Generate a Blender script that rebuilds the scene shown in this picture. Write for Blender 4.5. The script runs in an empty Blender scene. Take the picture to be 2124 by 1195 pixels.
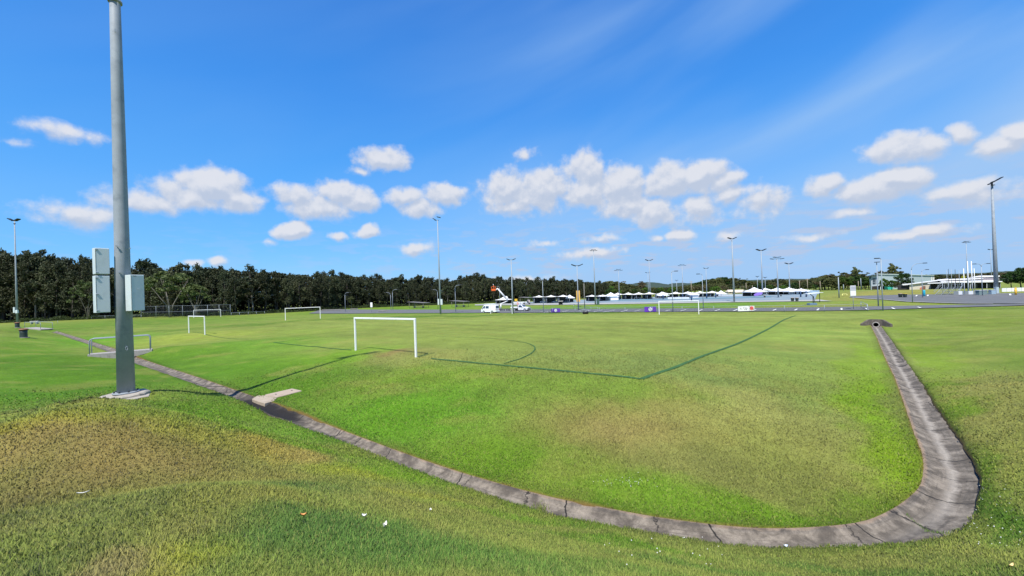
import bpy, bmesh, math, random
import numpy as np
from mathutils import Vector, Matrix, Euler
R = math.radians
random.seed(7)
rng = np.random.default_rng(11)
scn = bpy.context.scene
col = scn.collection

# ---------------------------------------------------------------- camera
EYE = 5.5                 # eye height above the far flat ground, metres (the camera stands on a bank)
FPX = 850.0               # focal length for a 2124 px wide frame
PW, PH = 2124.0, 1195.0
PITCH, ROLL = R(0.37), R(2.0)
SX = 1.0
cam_d = bpy.data.cameras.new('camera'); cam = bpy.data.objects.new('camera', cam_d); col.objects.link(cam)
fwd = Vector((0, math.cos(PITCH), math.sin(PITCH)))
r0 = Vector((1, 0, 0)); u0 = r0.cross(fwd)
rt = r0*math.cos(ROLL) - u0*math.sin(ROLL)
up = u0*math.cos(ROLL) + r0*math.sin(ROLL)
M = Matrix((rt, up, -fwd)).transposed().to_4x4(); M.translation = (0, 0, EYE)
cam.matrix_world = M
cam_d.sensor_width = 36; cam_d.lens = FPX/PW*36
cam_d.clip_start = 0.1; cam_d.clip_end = 20000
scn.camera = cam
scn.render.resolution_x = 1024; scn.render.resolution_y = 576
scn.view_settings.view_transform = 'Standard'; scn.view_settings.look = 'None'
scn.view_settings.exposure = 0.75; scn.view_settings.gamma = 1.0

SUN_AZ, SUN_EL = R(180+17), R(58)     # azimuth from +Y clockwise; the sun stands behind the camera, a little left
sdir = Vector((math.sin(SUN_AZ)*math.cos(SUN_EL), math.cos(SUN_AZ)*math.cos(SUN_EL), math.sin(SUN_EL)))
sun_d = bpy.data.lights.new('sun', 'SUN'); sun_d.energy = 3.9; sun_d.angle = R(1.2); sun_d.color = (1, .955, .88)
sun = bpy.data.objects.new('sun', sun_d); col.objects.link(sun)
sun.rotation_euler = sdir.to_track_quat('Z', 'Y').to_euler()

# ---------------------------------------------------------------- pixel of the photograph <-> direction / point
def ray(u, v):
    d = rt*((u-PW/2)/FPX) + up*(-(v-PH/2)/FPX) + fwd
    return d.normalized()
def proj(p):
    q = Vector(p) - Vector((0, 0, EYE)); z = q.dot(fwd)
    return (PW/2+FPX*q.dot(rt)/z, PH/2-FPX*q.dot(up)/z)
def drop(u, v, H):
    d = ray(u, v); t = -H/d.z
    return (d.x*t, d.y*t)

# ---------------------------------------------------------------- sky: Nishita + clouds by direction
w = bpy.data.worlds.new('World'); scn.world = w; w.use_nodes = True
NT = w.node_tree; N = NT.nodes; L = NT.links; N.clear()
class NB:                                   # small node builder
    def __init__(s, nt): s.nt = nt; s.N = nt.nodes; s.L = nt.links
    def n(s, t, **k):
        o = s.N.new(t)
        for a, b in k.items(): setattr(o, a, b)
        return o
    def inp(s, node, i, v):
        if v is None: return
        if hasattr(v, 'is_linked'): s.L.new(v, node.inputs[i])
        else: node.inputs[i].default_value = v
    def m(s, op, a, b=None, c=None, clamp=False):
        o = s.n('ShaderNodeMath', operation=op, use_clamp=clamp); s.inp(o, 0, a); s.inp(o, 1, b); s.inp(o, 2, c); return o.outputs[0]
    def vm(s, op, a, b=None, c=None):
        o = s.n('ShaderNodeVectorMath', operation=op); s.inp(o, 0, a); s.inp(o, 1, b); s.inp(o, 2, c)
        return o.outputs['Value' if op in ('LENGTH', 'DOT_PRODUCT') else 'Vector']
    def noise(s, vec, scale, detail=4, rough=.55, dist=0):
        o = s.n('ShaderNodeTexNoise'); s.inp(o, 'Vector', vec); s.inp(o, 'Scale', scale); s.inp(o, 'Detail', detail); s.inp(o, 'Roughness', rough); s.inp(o, 'Distortion', dist); return o
    def ss(s, x, a, b, lo=0., hi=1.):
        o = s.n('ShaderNodeMapRange', interpolation_type='SMOOTHSTEP'); s.inp(o, 0, x); s.inp(o, 1, a); s.inp(o, 2, b); s.inp(o, 3, lo); s.inp(o, 4, hi); return o.outputs[0]
    def mix(s, f, a, b, mode='MIX'):
        o = s.n('ShaderNodeMix', data_type='RGBA', blend_type=mode); s.inp(o, 0, f)
        for i, v in ((6, a), (7, b)):
            if isinstance(v, tuple) and len(v) == 3: v = (*v, 1)
            s.inp(o, i, v)
        return o.outputs[2]
    def xyz(s, x, y, z):
        o = s.n('ShaderNodeCombineXYZ'); s.inp(o, 0, x); s.inp(o, 1, y); s.inp(o, 2, z); return o.outputs[0]
B = NB(NT)
# clouds: centre u, v, half width, half height (photo pixels, turned into azimuth and elevation), strength
CL = [(140,276,80,18,.5),(185,285,42,15,.42),(42,297,30,9,.25),(150,444,92,22,.65),(200,452,55,20,.6),(290,416,95,26,.7),(360,398,60,34,.6),
 (440,385,78,38,1.25),(490,410,60,30,1.),(400,412,60,30,.9),(560,505,22,7,.3),(615,405,58,22,.8),(660,430,78,28,.8),(700,395,55,24,1.1),(745,412,52,25,1.1),
 (611,482,44,19,1.2),(706,491,22,8,.6),(763,478,32,14,1.),(795,328,58,22,.95),(745,352,24,8,.45),(840,412,42,20,.95),(870,432,46,18,.9),(925,403,50,22,1.),
 (866,515,42,13,.8),(1086,319,26,14,.5),(1050,395,58,38,.9),(1125,392,68,44,1.1),(1060,425,60,24,.7),(1215,352,46,42,1.15),(1215,395,60,40,1.),(1290,388,62,42,1.2),(1300,425,75,30,.9),(1350,440,62,26,1.1),
 (1385,378,75,36,1.),(1450,368,65,30,1.25),(1500,378,40,24,1.),(1450,425,45,22,.9),(1520,400,46,20,.9),(1580,420,60,34,.55),(1440,440,90,30,.4),
 (1870,308,95,30,.95),(1920,296,50,26,.7),(1997,274,36,20,.85),(2070,305,80,24,.9),(2120,280,60,24,.9),(1702,382,36,24,.9),(1800,395,112,30,.95),(1860,372,70,28,1.25),(2000,395,90,22,.75),(2050,400,90,28,.5),
 (1780,443,50,10,.5),(1900,487,120,11,.5),(1925,478,50,10,.7),(1410,489,40,13,.9),(1365,493,24,8,.5),(1245,497,40,9,.5),(1505,490,28,9,.5),(1680,492,60,8,.4),(1220,527,70,11,.6),
 (455,544,26,11,.8),(400,547,26,8,.6),(1090,580,70,9,.5),(1125,506,40,7,.4)]
def azel(u, v):
    d = ray(u, v); return math.atan2(d.x, d.y), math.asin(d.z)
g = bpy.data.node_groups.new('cloud_field', 'ShaderNodeTree')
g.interface.new_socket('P', in_out='INPUT', socket_type='NodeSocketVector')
g.interface.new_socket('F', in_out='OUTPUT', socket_type='NodeSocketFloat')
G_ = NB(g); gi = G_.n('NodeGroupInput'); go = G_.n('NodeGroupOutput')
w1 = G_.noise(gi.outputs[0], 14, 2, .5); wv = G_.vm('SUBTRACT', w1.outputs['Color'], (.5, .5, .5))
wv = G_.vm('MULTIPLY', wv, (.06, .028, 0)); pw = G_.vm('ADD', gi.outputs[0], wv)
acc = None
for (u, v, a, b, k) in CL:
    az, el = azel(u, v); az2, _ = azel(u+a, v); _, el2 = azel(u, v-b)
    sx, sy = 1/abs(az2-az)/1.12, 1/abs(el2-el)/1.25
    q = G_.vm('MULTIPLY_ADD', pw, (sx, sy, 0), (-az*sx, -el*sy, 0))
    ln = G_.vm('LENGTH', q)
    f = G_.m('MULTIPLY_ADD', ln, -k, k)
    acc = f if acc is None else G_.m('SMOOTH_MAX', acc, f, .12)
fb = G_.noise(gi.outputs[0], 26, 6, .6); fbv = G_.m('SUBTRACT', fb.outputs[0], .5)
fb2 = G_.n('ShaderNodeTexVoronoi', feature='SMOOTH_F1'); G_.L.new(G_.vm('ADD', gi.outputs[0], G_.vm('MULTIPLY', w1.outputs['Color'], (.03, .03, 0))), fb2.inputs['Vector']); fb2.inputs['Scale'].default_value = 42; fb2.inputs['Smoothness'].default_value = .35
vo = G_.m('SUBTRACT', .42, fb2.outputs[0])
fld = G_.m('MULTIPLY_ADD', fbv, 1.1, G_.m('MULTIPLY_ADD', vo, .22, acc))
L2 = g.links; L2.new(fld, go.inputs[0])
tc = B.n('ShaderNodeTexCoord'); sp = B.n('ShaderNodeSeparateXYZ'); L.new(tc.outputs['Generated'], sp.inputs[0])
X, Y, Z = sp.outputs
AZ = B.m('ARCTAN2', X, Y); EL = B.m('ARCSINE', Z)
P = B.xyz(AZ, EL, 0)
P2 = B.vm('ADD', P, (-.003, .013, 0))
def field(p):
    o = B.n('ShaderNodeGroup', node_tree=g); L.new(p, o.inputs[0]); return o.outputs[0]
fA, fB = field(P), field(P2)
dens = B.ss(fA, -.10, .46); lit = B.ss(B.m('MULTIPLY_ADD', B.m('SUBTRACT', B.noise(P, 40, 5, .6).outputs[0], .5), .7, B.m('SUBTRACT', fA, fB)), -.30, .42)
# small flat clouds low over the horizon
lowP = B.vm('MULTIPLY', P, (11, 44, 1)); ln_ = B.noise(lowP, 1.3, 5, .58)
band = B.m('MULTIPLY', B.ss(EL, .015, .05), B.ss(EL, .20, .08))
rightish = B.ss(AZ, -.55, .25)
low = B.m('MULTIPLY', B.m('MULTIPLY', B.ss(ln_.outputs[0], .48, .62), band), B.m('MULTIPLY_ADD', rightish, .58, .14))
# thin high veil, streaked
cr = B.n('ShaderNodeMapping', vector_type='TEXTURE'); L.new(P, cr.inputs[0]); cr.inputs['Rotation'].default_value = (0, 0, R(16))
cv = B.vm('MULTIPLY', cr.outputs[0], (1.0, 4.2, 1)); cn = B.noise(cv, 1.4, 4, .42, .3)
veil = B.m('MULTIPLY', B.ss(cn.outputs[0], .30, .85), B.m('MULTIPLY_ADD', B.ss(AZ, -.4, .7), .82, .14))
hz = B.m('MULTIPLY', B.ss(EL, .40, .0), B.m('MULTIPLY_ADD', rightish, .72, .10))
veil = B.m('ADD', veil, hz, clamp=True)
sky = B.n('ShaderNodeTexSky', sky_type='NISHITA', sun_disc=False)
sky.sun_elevation = SUN_EL; sky.sun_rotation = SUN_AZ; sky.air_density = 1.0; sky.dust_density = .25; sky.ozone_density = 3.0
hs = B.n('ShaderNodeHueSaturation'); hs.inputs['Saturation'].default_value = 1.28; hs.inputs['Value'].default_value = 1.0; L.new(sky.outputs[0], hs.inputs['Color'])
SKYMUL = 1.0
c = B.mix(1.0, hs.outputs[0], (.80*SKYMUL, 1.0*SKYMUL, 1.18*SKYMUL), 'MULTIPLY')
rp = B.n('ShaderNodeValToRGB'); L.new(EL, rp.inputs[0]); e = rp.color_ramp.elements
e[0].position = 0.; e[0].color = (1.5, 3.4, 5.6, 1); e[1].position = 1.; e[1].color = (.12, .9, 3.4, 1)
for ps, cl_ in ((.10, (.85, 2.9, 5.8)), (.24, (.48, 2.3, 5.6)), (.42, (.33, 1.75, 5.0)), (.62, (.20, 1.25, 4.2))): q_ = e.new(ps); q_.color = (*cl_, 1)
c = B.mix(.85, c, rp.outputs[0])
c = B.mix(B.m('MULTIPLY', veil, .9), c, (2.1, 3.3, 5.1))
c = B.mix(low, c, (2.8, 3.3, 4.4))
cc = B.mix(lit, (3.0, 3.4, 4.2), (4.35, 4.45, 4.8))
c = B.mix(B.m('MULTIPLY', dens, .95), c, cc)
bg = B.n('ShaderNodeBackground'); L.new(c, bg.inputs[0]); bg.inputs[1].default_value = .105
ow = B.n('ShaderNodeOutputWorld'); L.new(bg.outputs[0], ow.inputs[0])
w.cycles.sampling_method = 'MANUAL'; w.cycles.sample_map_resolution = 512

# ---------------------------------------------------------------- helpers: meshes and tags
def tag(o, label=None, cat=None, group=None, kind=None):
    if label: o['label'] = label
    if cat: o['category'] = cat
    if group: o['group'] = group
    if kind: o['kind'] = kind
    return o
def empty(name, loc, rz=0, label=None, cat=None, group=None):
    o = bpy.data.objects.new(name, None); col.objects.link(o); o.location = loc; o.rotation_euler = (0, 0, rz); o.empty_display_size = .3
    return tag(o, label, cat, group)
class MB:
    def __init__(s): s.v = []; s.f = []; s.sm = []
    def add(s, vs, fs, smooth=False):
        k = len(s.v); s.v += [tuple(p) for p in vs]; s.f += [tuple(i+k for i in q) for q in fs]; s.sm += [smooth]*len(fs); return s
    def box(s, c, d, rz=0, bev=0, rot=None):
        hx, hy, hz = d[0]/2, d[1]/2, d[2]/2
        if bev:
            bm = bmesh.new(); bmesh.ops.create_cube(bm, size=1); bmesh.ops.scale(bm, vec=d, verts=bm.verts)
            bmesh.ops.bevel(bm, geom=bm.edges[:], offset=bev, segments=2, affect='EDGES', profile=.5)
            vs = [v.co.copy() for v in bm.verts]; fs = [[v.index for v in f.verts] for f in bm.faces]; bm.free()
        else:
            vs = [Vector((x*hx, y*hy, z*hz)) for z in (-1, 1) for y in (-1, 1) for x in (-1, 1)]
            fs = [(0, 2, 3, 1), (4, 5, 7, 6), (0, 1, 5, 4), (2, 6, 7, 3), (0, 4, 6, 2), (1, 3, 7, 5)]
        m = rot if rot is not None else Matrix.Rotation(rz, 3, 'Z')
        return s.add([m @ v + Vector(c) for v in vs], fs)
    def tube(s, pts, r, n=10, cap=True, smooth=True):
        pts = [Vector(p) for p in pts]; rs = r if isinstance(r, (list, tuple)) else [r]*len(pts)
        vs = []; prev = None
        for i, p in enumerate(pts):
            t = (pts[min(i+1, len(pts)-1)] - pts[max(i-1, 0)]).normalized()
            if prev is None:
                a = Vector((1, 0, 0)) if abs(t.x) < .9 else Vector((0, 1, 0)); x = (a - t*a.dot(t)).normalized()
            else: x = (prev - t*prev.dot(t)).normalized()
            prev = x; y = t.cross(x)
            vs += [p + (x*math.cos(2*math.pi*k/n) + y*math.sin(2*math.pi*k/n))*rs[i] for k in range(n)]
        fs = [(i*n+k, i*n+(k+1) % n, (i+1)*n+(k+1) % n, (i+1)*n+k) for i in range(len(pts)-1) for k in range(n)]
        s.add(vs, fs, smooth)
        if cap:
            k = len(s.v)-len(vs)
            s.f.append(tuple(k+i for i in reversed(range(n)))); s.f.append(tuple(k+len(vs)-n+i for i in range(n))); s.sm += [False, False]
        return s
    def cyl(s, a, b, r, n=14): return s.tube([a, b], r, n)
    def prism(s, poly, z0, z1):              # poly in xy
        n = len(poly); vs = [(x, y, z0) for x, y in poly]+[(x, y, z1) for x, y in poly]
        return s.add(vs, [tuple(reversed(range(n))), tuple(range(n, 2*n))]+[(i, (i+1) % n, n+(i+1) % n, n+i) for i in range(n)])
    def prismx(s, poly, x0, x1, inset=0, zi=1e9):    # poly in (y,z) extruded along x
        n = len(poly)
        vs = [(x0, y, z) for y, z in poly]+[(x1, y, z) for y, z in poly]
        return s.add(vs, [tuple(range(n)), tuple(reversed(range(n, 2*n)))]+[(i, n+i, n+(i+1) % n, (i+1) % n) for i in range(n)])
    def build(s, name, mat, parent=None, loc=None, rz=0, bev=0):
        me = bpy.data.meshes.new(name); me.from_pydata(s.v, [], s.f); me.polygons.foreach_set('use_smooth', s.sm); me.update()
        me.materials.append(mat)
        o = bpy.data.objects.new(name, me); col.objects.link(o)
        if parent: o.parent = parent
        if loc is not None: o.location = loc
        if rz: o.rotation_euler = (0, 0, rz)
        if bev:
            md = o.modifiers.new('bevel', 'BEVEL'); md.width = bev; md.segments = 2; md.limit_method = 'ANGLE'
        return o
def copy_tree(o, parent=None):
    c = o.copy(); col.objects.link(c)
    if parent is not None: c.parent = parent
    for ch in list(o.children): copy_tree(ch, c)
    return c
def arrmesh(name, verts, faces, mat, smooth=False):
    me = bpy.data.meshes.new(name); nv, nf, k = len(verts), len(faces), faces.shape[1]
    me.vertices.add(nv); me.vertices.foreach_set('co', verts.astype(np.float32).ravel())
    me.loops.add(nf*k); me.loops.foreach_set('vertex_index', faces.astype(np.int32).ravel())
    me.polygons.add(nf); me.polygons.foreach_set('loop_start', np.arange(0, nf*k, k, dtype=np.int32))
    me.polygons.foreach_set('use_smooth', np.full(nf, smooth)); me.update(calc_edges=True); me.materials.append(mat)
    return me
def setcol(me, name, rgb):
    a = me.color_attributes.new(name, 'FLOAT_COLOR', 'POINT')
    c4 = np.ones((len(rgb), 4), np.float32); c4[:, :3] = rgb; a.data.foreach_set('color', c4.ravel())

# ---------------------------------------------------------------- materials
MT = {}
def mat(name, base, rough=.7, metal=0, nscale=3., namt=.15, bump=0, bscale=40., spec=.4, dirt=None, coord='Object', alpha=None, emit=None):
    if name in MT: return MT[name]
    m_ = bpy.data.materials.new(name); m_.use_nodes = True; b = NB(m_.node_tree); pr = b.N['Principled BSDF']
    t = b.n('ShaderNodeTexCoord').outputs[coord]
    n1 = b.noise(t, nscale, 5, .6); f = b.m('MULTIPLY_ADD', b.m('SUBTRACT', n1.outputs[0], .5), 2*namt, 1.)
    cc = b.vm('MULTIPLY', base, b.xyz(f, f, f))
    if dirt:
        n2 = b.noise(t, nscale*.7, 6, .65); cc = b.mix(b.ss(n2.outputs[0], .5, .72, 0, .8), cc, dirt)
    b.L.new(cc, pr.inputs['Base Color']) ; pr.inputs['Roughness'].default_value = rough; pr.inputs['Metallic'].default_value = metal
    pr.inputs['Specular IOR Level'].default_value = spec
    if bump:
        bn = b.n('ShaderNodeBump'); bn.inputs['Strength'].default_value = bump; bn.inputs['Distance'].default_value = .02
        b.L.new(b.noise(t, bscale, 4, .6).outputs[0], bn.inputs['Height']); b.L.new(bn.outputs[0], pr.inputs['Normal'])
    MT[name] = m_; return m_

# ---------------------------------------------------------------- terrain
def vnoise(x, y, seed=0):
    xi = np.floor(x).astype(np.int64); yi = np.floor(y).astype(np.int64); fx = x-xi; fy = y-yi
    fx = fx*fx*(3-2*fx); fy = fy*fy*(3-2*fy)
    def h(a, b):
        n = (a*374761393 + b*668265263 + seed*144665) & 0xffffffff; n = ((n ^ (n >> 13))*1274126177) & 0xffffffff
        return ((n ^ (n >> 16)) & 0xffff)/65535.
    return (h(xi, yi)*(1-fx)+h(xi+1, yi)*fx)*(1-fy)+(h(xi, yi+1)*(1-fx)+h(xi+1, yi+1)*fx)*fy
def fbm(x, y, seed=0, o=4):
    s = 0; a = .5; t = 0
    for i in range(o): s = s+a*vnoise(x*2**i, y*2**i, seed+i); t += a; a *= .55
    return s/t
DR = [(110,689,4.5,.45),(215,724,4.72,.45),(285,752,4.74,.45),(400,791,4.6,.38),(480,820,4.6,.36),(560,850,4.6,.38),(700,907,4.62,.31),(900,984,4.64,.31),(1100,1048,4.66,.36),(1300,1093,4.7,.38),
 (1470,1119,4.72,.37),(1600,1130,4.72,.36),(1710,1129,4.72,.37),(1830,1122,4.74,.44),(1903,1101,4.76,.50),(1950,1065,4.78,.49),(1970,1030,4.78,.45),(1977,1000,4.78,.46),(1968,960,4.8,.45),(1939,900,4.82,.46),(1913,850,4.85,.42),
 (1885,795,4.9,.42),(1858,750,4.95,.42),(1833,705,5.1,.40),(1817,679,5.25,.40)]
dpts = [(*drop(u, v, H), H, hw) for u, v, H, hw in DR]
def catmull(P, step):
    P = [np.array(p, float) for p in P]; P = [2*P[0]-P[1]]+P+[2*P[-1]-P[-2]]; out = []
    for i in range(1, len(P)-2):
        a, b_, c_, d_ = P[i-1:i+3]; n = max(2, int(np.linalg.norm(c_[:2]-b_[:2])/step))
        for k in range(n):
            t = k/n; out.append(.5*(2*b_+(c_-a)*t+(2*a-5*b_+4*c_-d_)*t*t+(3*b_-a-3*c_+d_)*t**3))
    out.append(P[-2]); return np.array(out)
DC = catmull(dpts, .25)                       # drain centreline x, y, H, half width
DT = np.gradient(DC[:, :2], axis=0); DT /= np.linalg.norm(DT, axis=1)[:, None]
DN = np.stack([-DT[:, 1], DT[:, 0]], 1)       # left of travel = the field side
ctl = []
for p in DC[::6]: ctl.append((p[0], p[1], p[2]-.09))
ctl += [(p[0], p[1], p[2]-.09) for p in dpts]
PX = [(738,727,4.1),(863,741,4.05),(1097,765,4.05),(1330,787,4.08),(1010,700,4.25),(1110,720,4.15),(408,693,4.43),(628,662,4.5),(560,712,4.22),(430,658.5,5.2),
 (330,657,5.0),(100,667,5.0),(1040,651,5.6),(1408,652,5.4),(913,650,5.5),(700,652,5.5),(1650,655,5.4),(1800,647,5.4),(1500,648,5.45),(1200,690,4.7),(1000,680,4.65),(1500,750,4.45),(1700,750,4.7),
 (1600,900,4.5),(1300,900,4.38),(1000,900,4.33),(800,830,4.25),(600,790,4.32),(1800,900,4.66),(1760,700,4.95),(1200,1000,4.5),(1500,1030,4.55),
 (2000,700,4.5),(2124,700,4.1),(2124,800,3.9),(2124,900,4.15),(2000,800,4.45),(1950,660,4.9),(2124,660,4.5),(2124,634,4.85),(1900,645,5.25),
 (2000,615,4.9),(1850,630,5.2),(1750,622,5.45),(1890,607,4.4),(1800,612,4.9),(2066,608,4.5),(1950,600,4.0),(1850,603,4.0),(2100,600,4.3),(1700,601,5.5),(1500,625,5.6),(1500,608,5.6),(1200,632,5.7),(1200,620,5.7),(1650,628,5.5),
 (1815,657,4.5),(1815,651,4.95),(1790,670,4.9),(1842,668,4.85),(1780,660,4.85),(1860,655,4.95),
 (313,811,3.55),(261,824,3.5),(0,858,3.28),(130,838,3.4),(385,812,4.0),(130,830,3.75),(0,850,3.6),(250,815,3.85),(0,880,3.2),(300,900,3.4),(100,900,3.15),(500,950,3.2),(300,1000,2.75),(0,1000,2.65),(0,1100,2.15),(300,1120,2.1),
 (100,760,3.9),(0,760,3.65),(0,710,3.35),(48,699,3.3),(36,679,2.75),(110,676,4.3),(200,770,4.05),(182,738,4.18),(316,727,4.2),(250,744,4.62),(225,742,4.5),(204,741,4.34),(303,733,4.4),(250,700,4.5)]
for u, v, H in PX: ctl.append((*drop(u, v, H), H))
for i, p in enumerate(DC[::14]):
    j = i*14
    if -12 < p[0] < 9.8 and p[1] < 18 and DC[j, 0]-DC[j, 1] < 3:
        for D, H in ((.9, 4.33), (2.2, 3.8), (4, 2.95), (5.5, 2.25)):
            q = p[:2]-DN[j]*D
            if math.hypot(q[0], q[1]) > 3.3: ctl.append((q[0], q[1], H+max(0, -q[0]-5)*.06))
ctl += [(0, 0, 1.62), (-1.5, .8, 1.65), (1.2, -.5, 1.65), (0, 1.6, 1.85), (-3, 1.8, 1.75), (0, -4, 1.6), (-10, -4, 1.8), (-30, -5, 2.2), (5, -4, 1.7), (6.5, 1, 2.5), (9, 3, 3.3), (13, 4, 3.2), (14, 10, 3.7), (20, 0, 2.7), (20, -12, 2.2), (40, 0, 2.6), (45, 20, 3.4),
        (0, -40, 1.6), (-60, 10, 2.2), (60, -20, 2.4), (0, -300, 1.6), (-300, 0, 3), (300, 0, 3), (80, 60, 4.4), (120, 60, 4.3)]
for r_ in (260, 420, 1200, 5000):
    for a in range(-80, 81, 20): ctl.append((r_*math.sin(R(a)), r_*math.cos(R(a)), 5.5))
ctl = np.array(ctl); keep = []
for i in range(len(ctl)):
    if all(np.hypot(*(ctl[i, :2]-ctl[j, :2])) > .35 for j in keep): keep.append(i)
ctl = ctl[keep]
def kern(dx, dy): return np.sqrt(dx*dx+dy*dy+1.0)
A = kern(ctl[:, 0][:, None]-ctl[:, 0], ctl[:, 1][:, None]-ctl[:, 1]); n_ = len(ctl)
A2 = np.zeros((n_+1, n_+1)); A2[:n_, :n_] = A - np.eye(n_)*.004; A2[n_, :n_] = 1; A2[:n_, n_] = 1
sol = np.linalg.solve(A2, np.append(ctl[:, 2], 0)); WGT, C0 = sol[:n_], sol[n_]
BROW = None
def terr(x, y):
    x = np.asarray(x, float); y = np.asarray(y, float); sh = x.shape; x = x.ravel(); y = y.ravel(); out = np.empty(len(x))
    for i in range(0, len(x), 20000):
        out[i:i+20000] = kern(x[i:i+20000, None]-ctl[:, 0], y[i:i+20000, None]-ctl[:, 1]) @ WGT + C0
    r_ = np.hypot(x, y); k = np.clip((r_-300)/250, 0, 1); out = out*(1-k)+5.6*k
    if BROW is not None:
        th_, lr_ = np.arctan2(x, y), r_; d_ = lr_-np.interp(th_, BROW[0], BROW[1]); f_ = np.clip((BROW[0][-1]-th_)/.05, 0, 1)*np.clip((th_+1.35)/.2, 0, 1)
        out = out+.13*f_*np.clip((d_-.12)/.15, 0, 1)*np.clip((6-d_)/5, 0, 1)
    return (EYE-out).reshape(sh)
def tz(x, y): return float(terr(np.array([x]), np.array([y]))[0])
def G(u, v, tmax=400, Y=None):
    """point of the ground seen at photo pixel u, v (or, with Y, the ground point at depth Y in the column u)"""
    d = ray(u, v)
    if Y is not None: k = Y/d.y; return Vector((d.x*k, Y, tz(d.x*k, Y)))
    t = np.geomspace(2, tmax, 900); hz_ = EYE+d.z*t-terr(d.x*t, d.y*t); i = np.argmax(hz_ < 0)
    if hz_[i] >= 0: k = tmax
    else:
        a, b_ = t[i-1], t[i]; ha, hb = hz_[i-1], hz_[i]; k = a+(b_-a)*ha/(ha-hb)
    return Vector((d.x*k, d.y*k, tz(d.x*k, d.y*k)))
def hgt(P_, v):
    """height above P_ that reaches photo row v"""
    a, b_ = 0., 120.
    for _ in range(40):
        m_ = (a+b_)/2
        if proj(P_+Vector((0, 0, m_)))[1] > v: a = m_
        else: b_ = m_
    return a
def ddrain(x, y):
    """distance to the drain centreline, half width there and signed side"""
    x = np.asarray(x, float); y = np.asarray(y, float); best = np.full(x.shape, 1e9); hw = np.full(x.shape, .45); sd = np.ones(x.shape); al = np.zeros(x.shape)
    msk = (x > DC[:, 0].min()-3) & (x < DC[:, 0].max()+3) & (y > DC[:, 1].min()-3) & (y < DC[:, 1].max()+3)
    ix = np.where(msk.ravel())[0]; xr = x.ravel()[ix]; yr = y.ravel()[ix]
    bb = best.ravel(); hh = hw.ravel(); ss_ = sd.ravel(); aa = al.ravel()
    for i in range(0, len(ix), 20000):
        dx = xr[i:i+20000, None]-DC[:, 0]; dy = yr[i:i+20000, None]-DC[:, 1]; d2 = dx*dx+dy*dy; k = d2.argmin(1); r_ = np.arange(len(k))
        # perpendicular distance to the local tangent keeps it smooth between samples
        per = dx[r_, k]*DN[k, 0]+dy[r_, k]*DN[k, 1]; end = np.sqrt(d2[r_, k])
        bb[ix[i:i+20000]] = np.where(end > .3+np.abs(per), end, np.abs(per)); hh[ix[i:i+20000]] = DC[k, 3]; ss_[ix[i:i+20000]] = np.sign(per); aa[ix[i:i+20000]] = k
    return bb.reshape(x.shape), hh.reshape(x.shape), ss_.reshape(x.shape), aa.reshape(x.shape)

bl = [G(u, v+2.5) for u, v in ((0,858),(65,848),(130,838),(230,825),(313,811),(394,803))]
BROW = (np.array([math.atan2(p.x, p.y) for p in bl]), np.array([math.hypot(p.x, p.y) for p in bl]))
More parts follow.
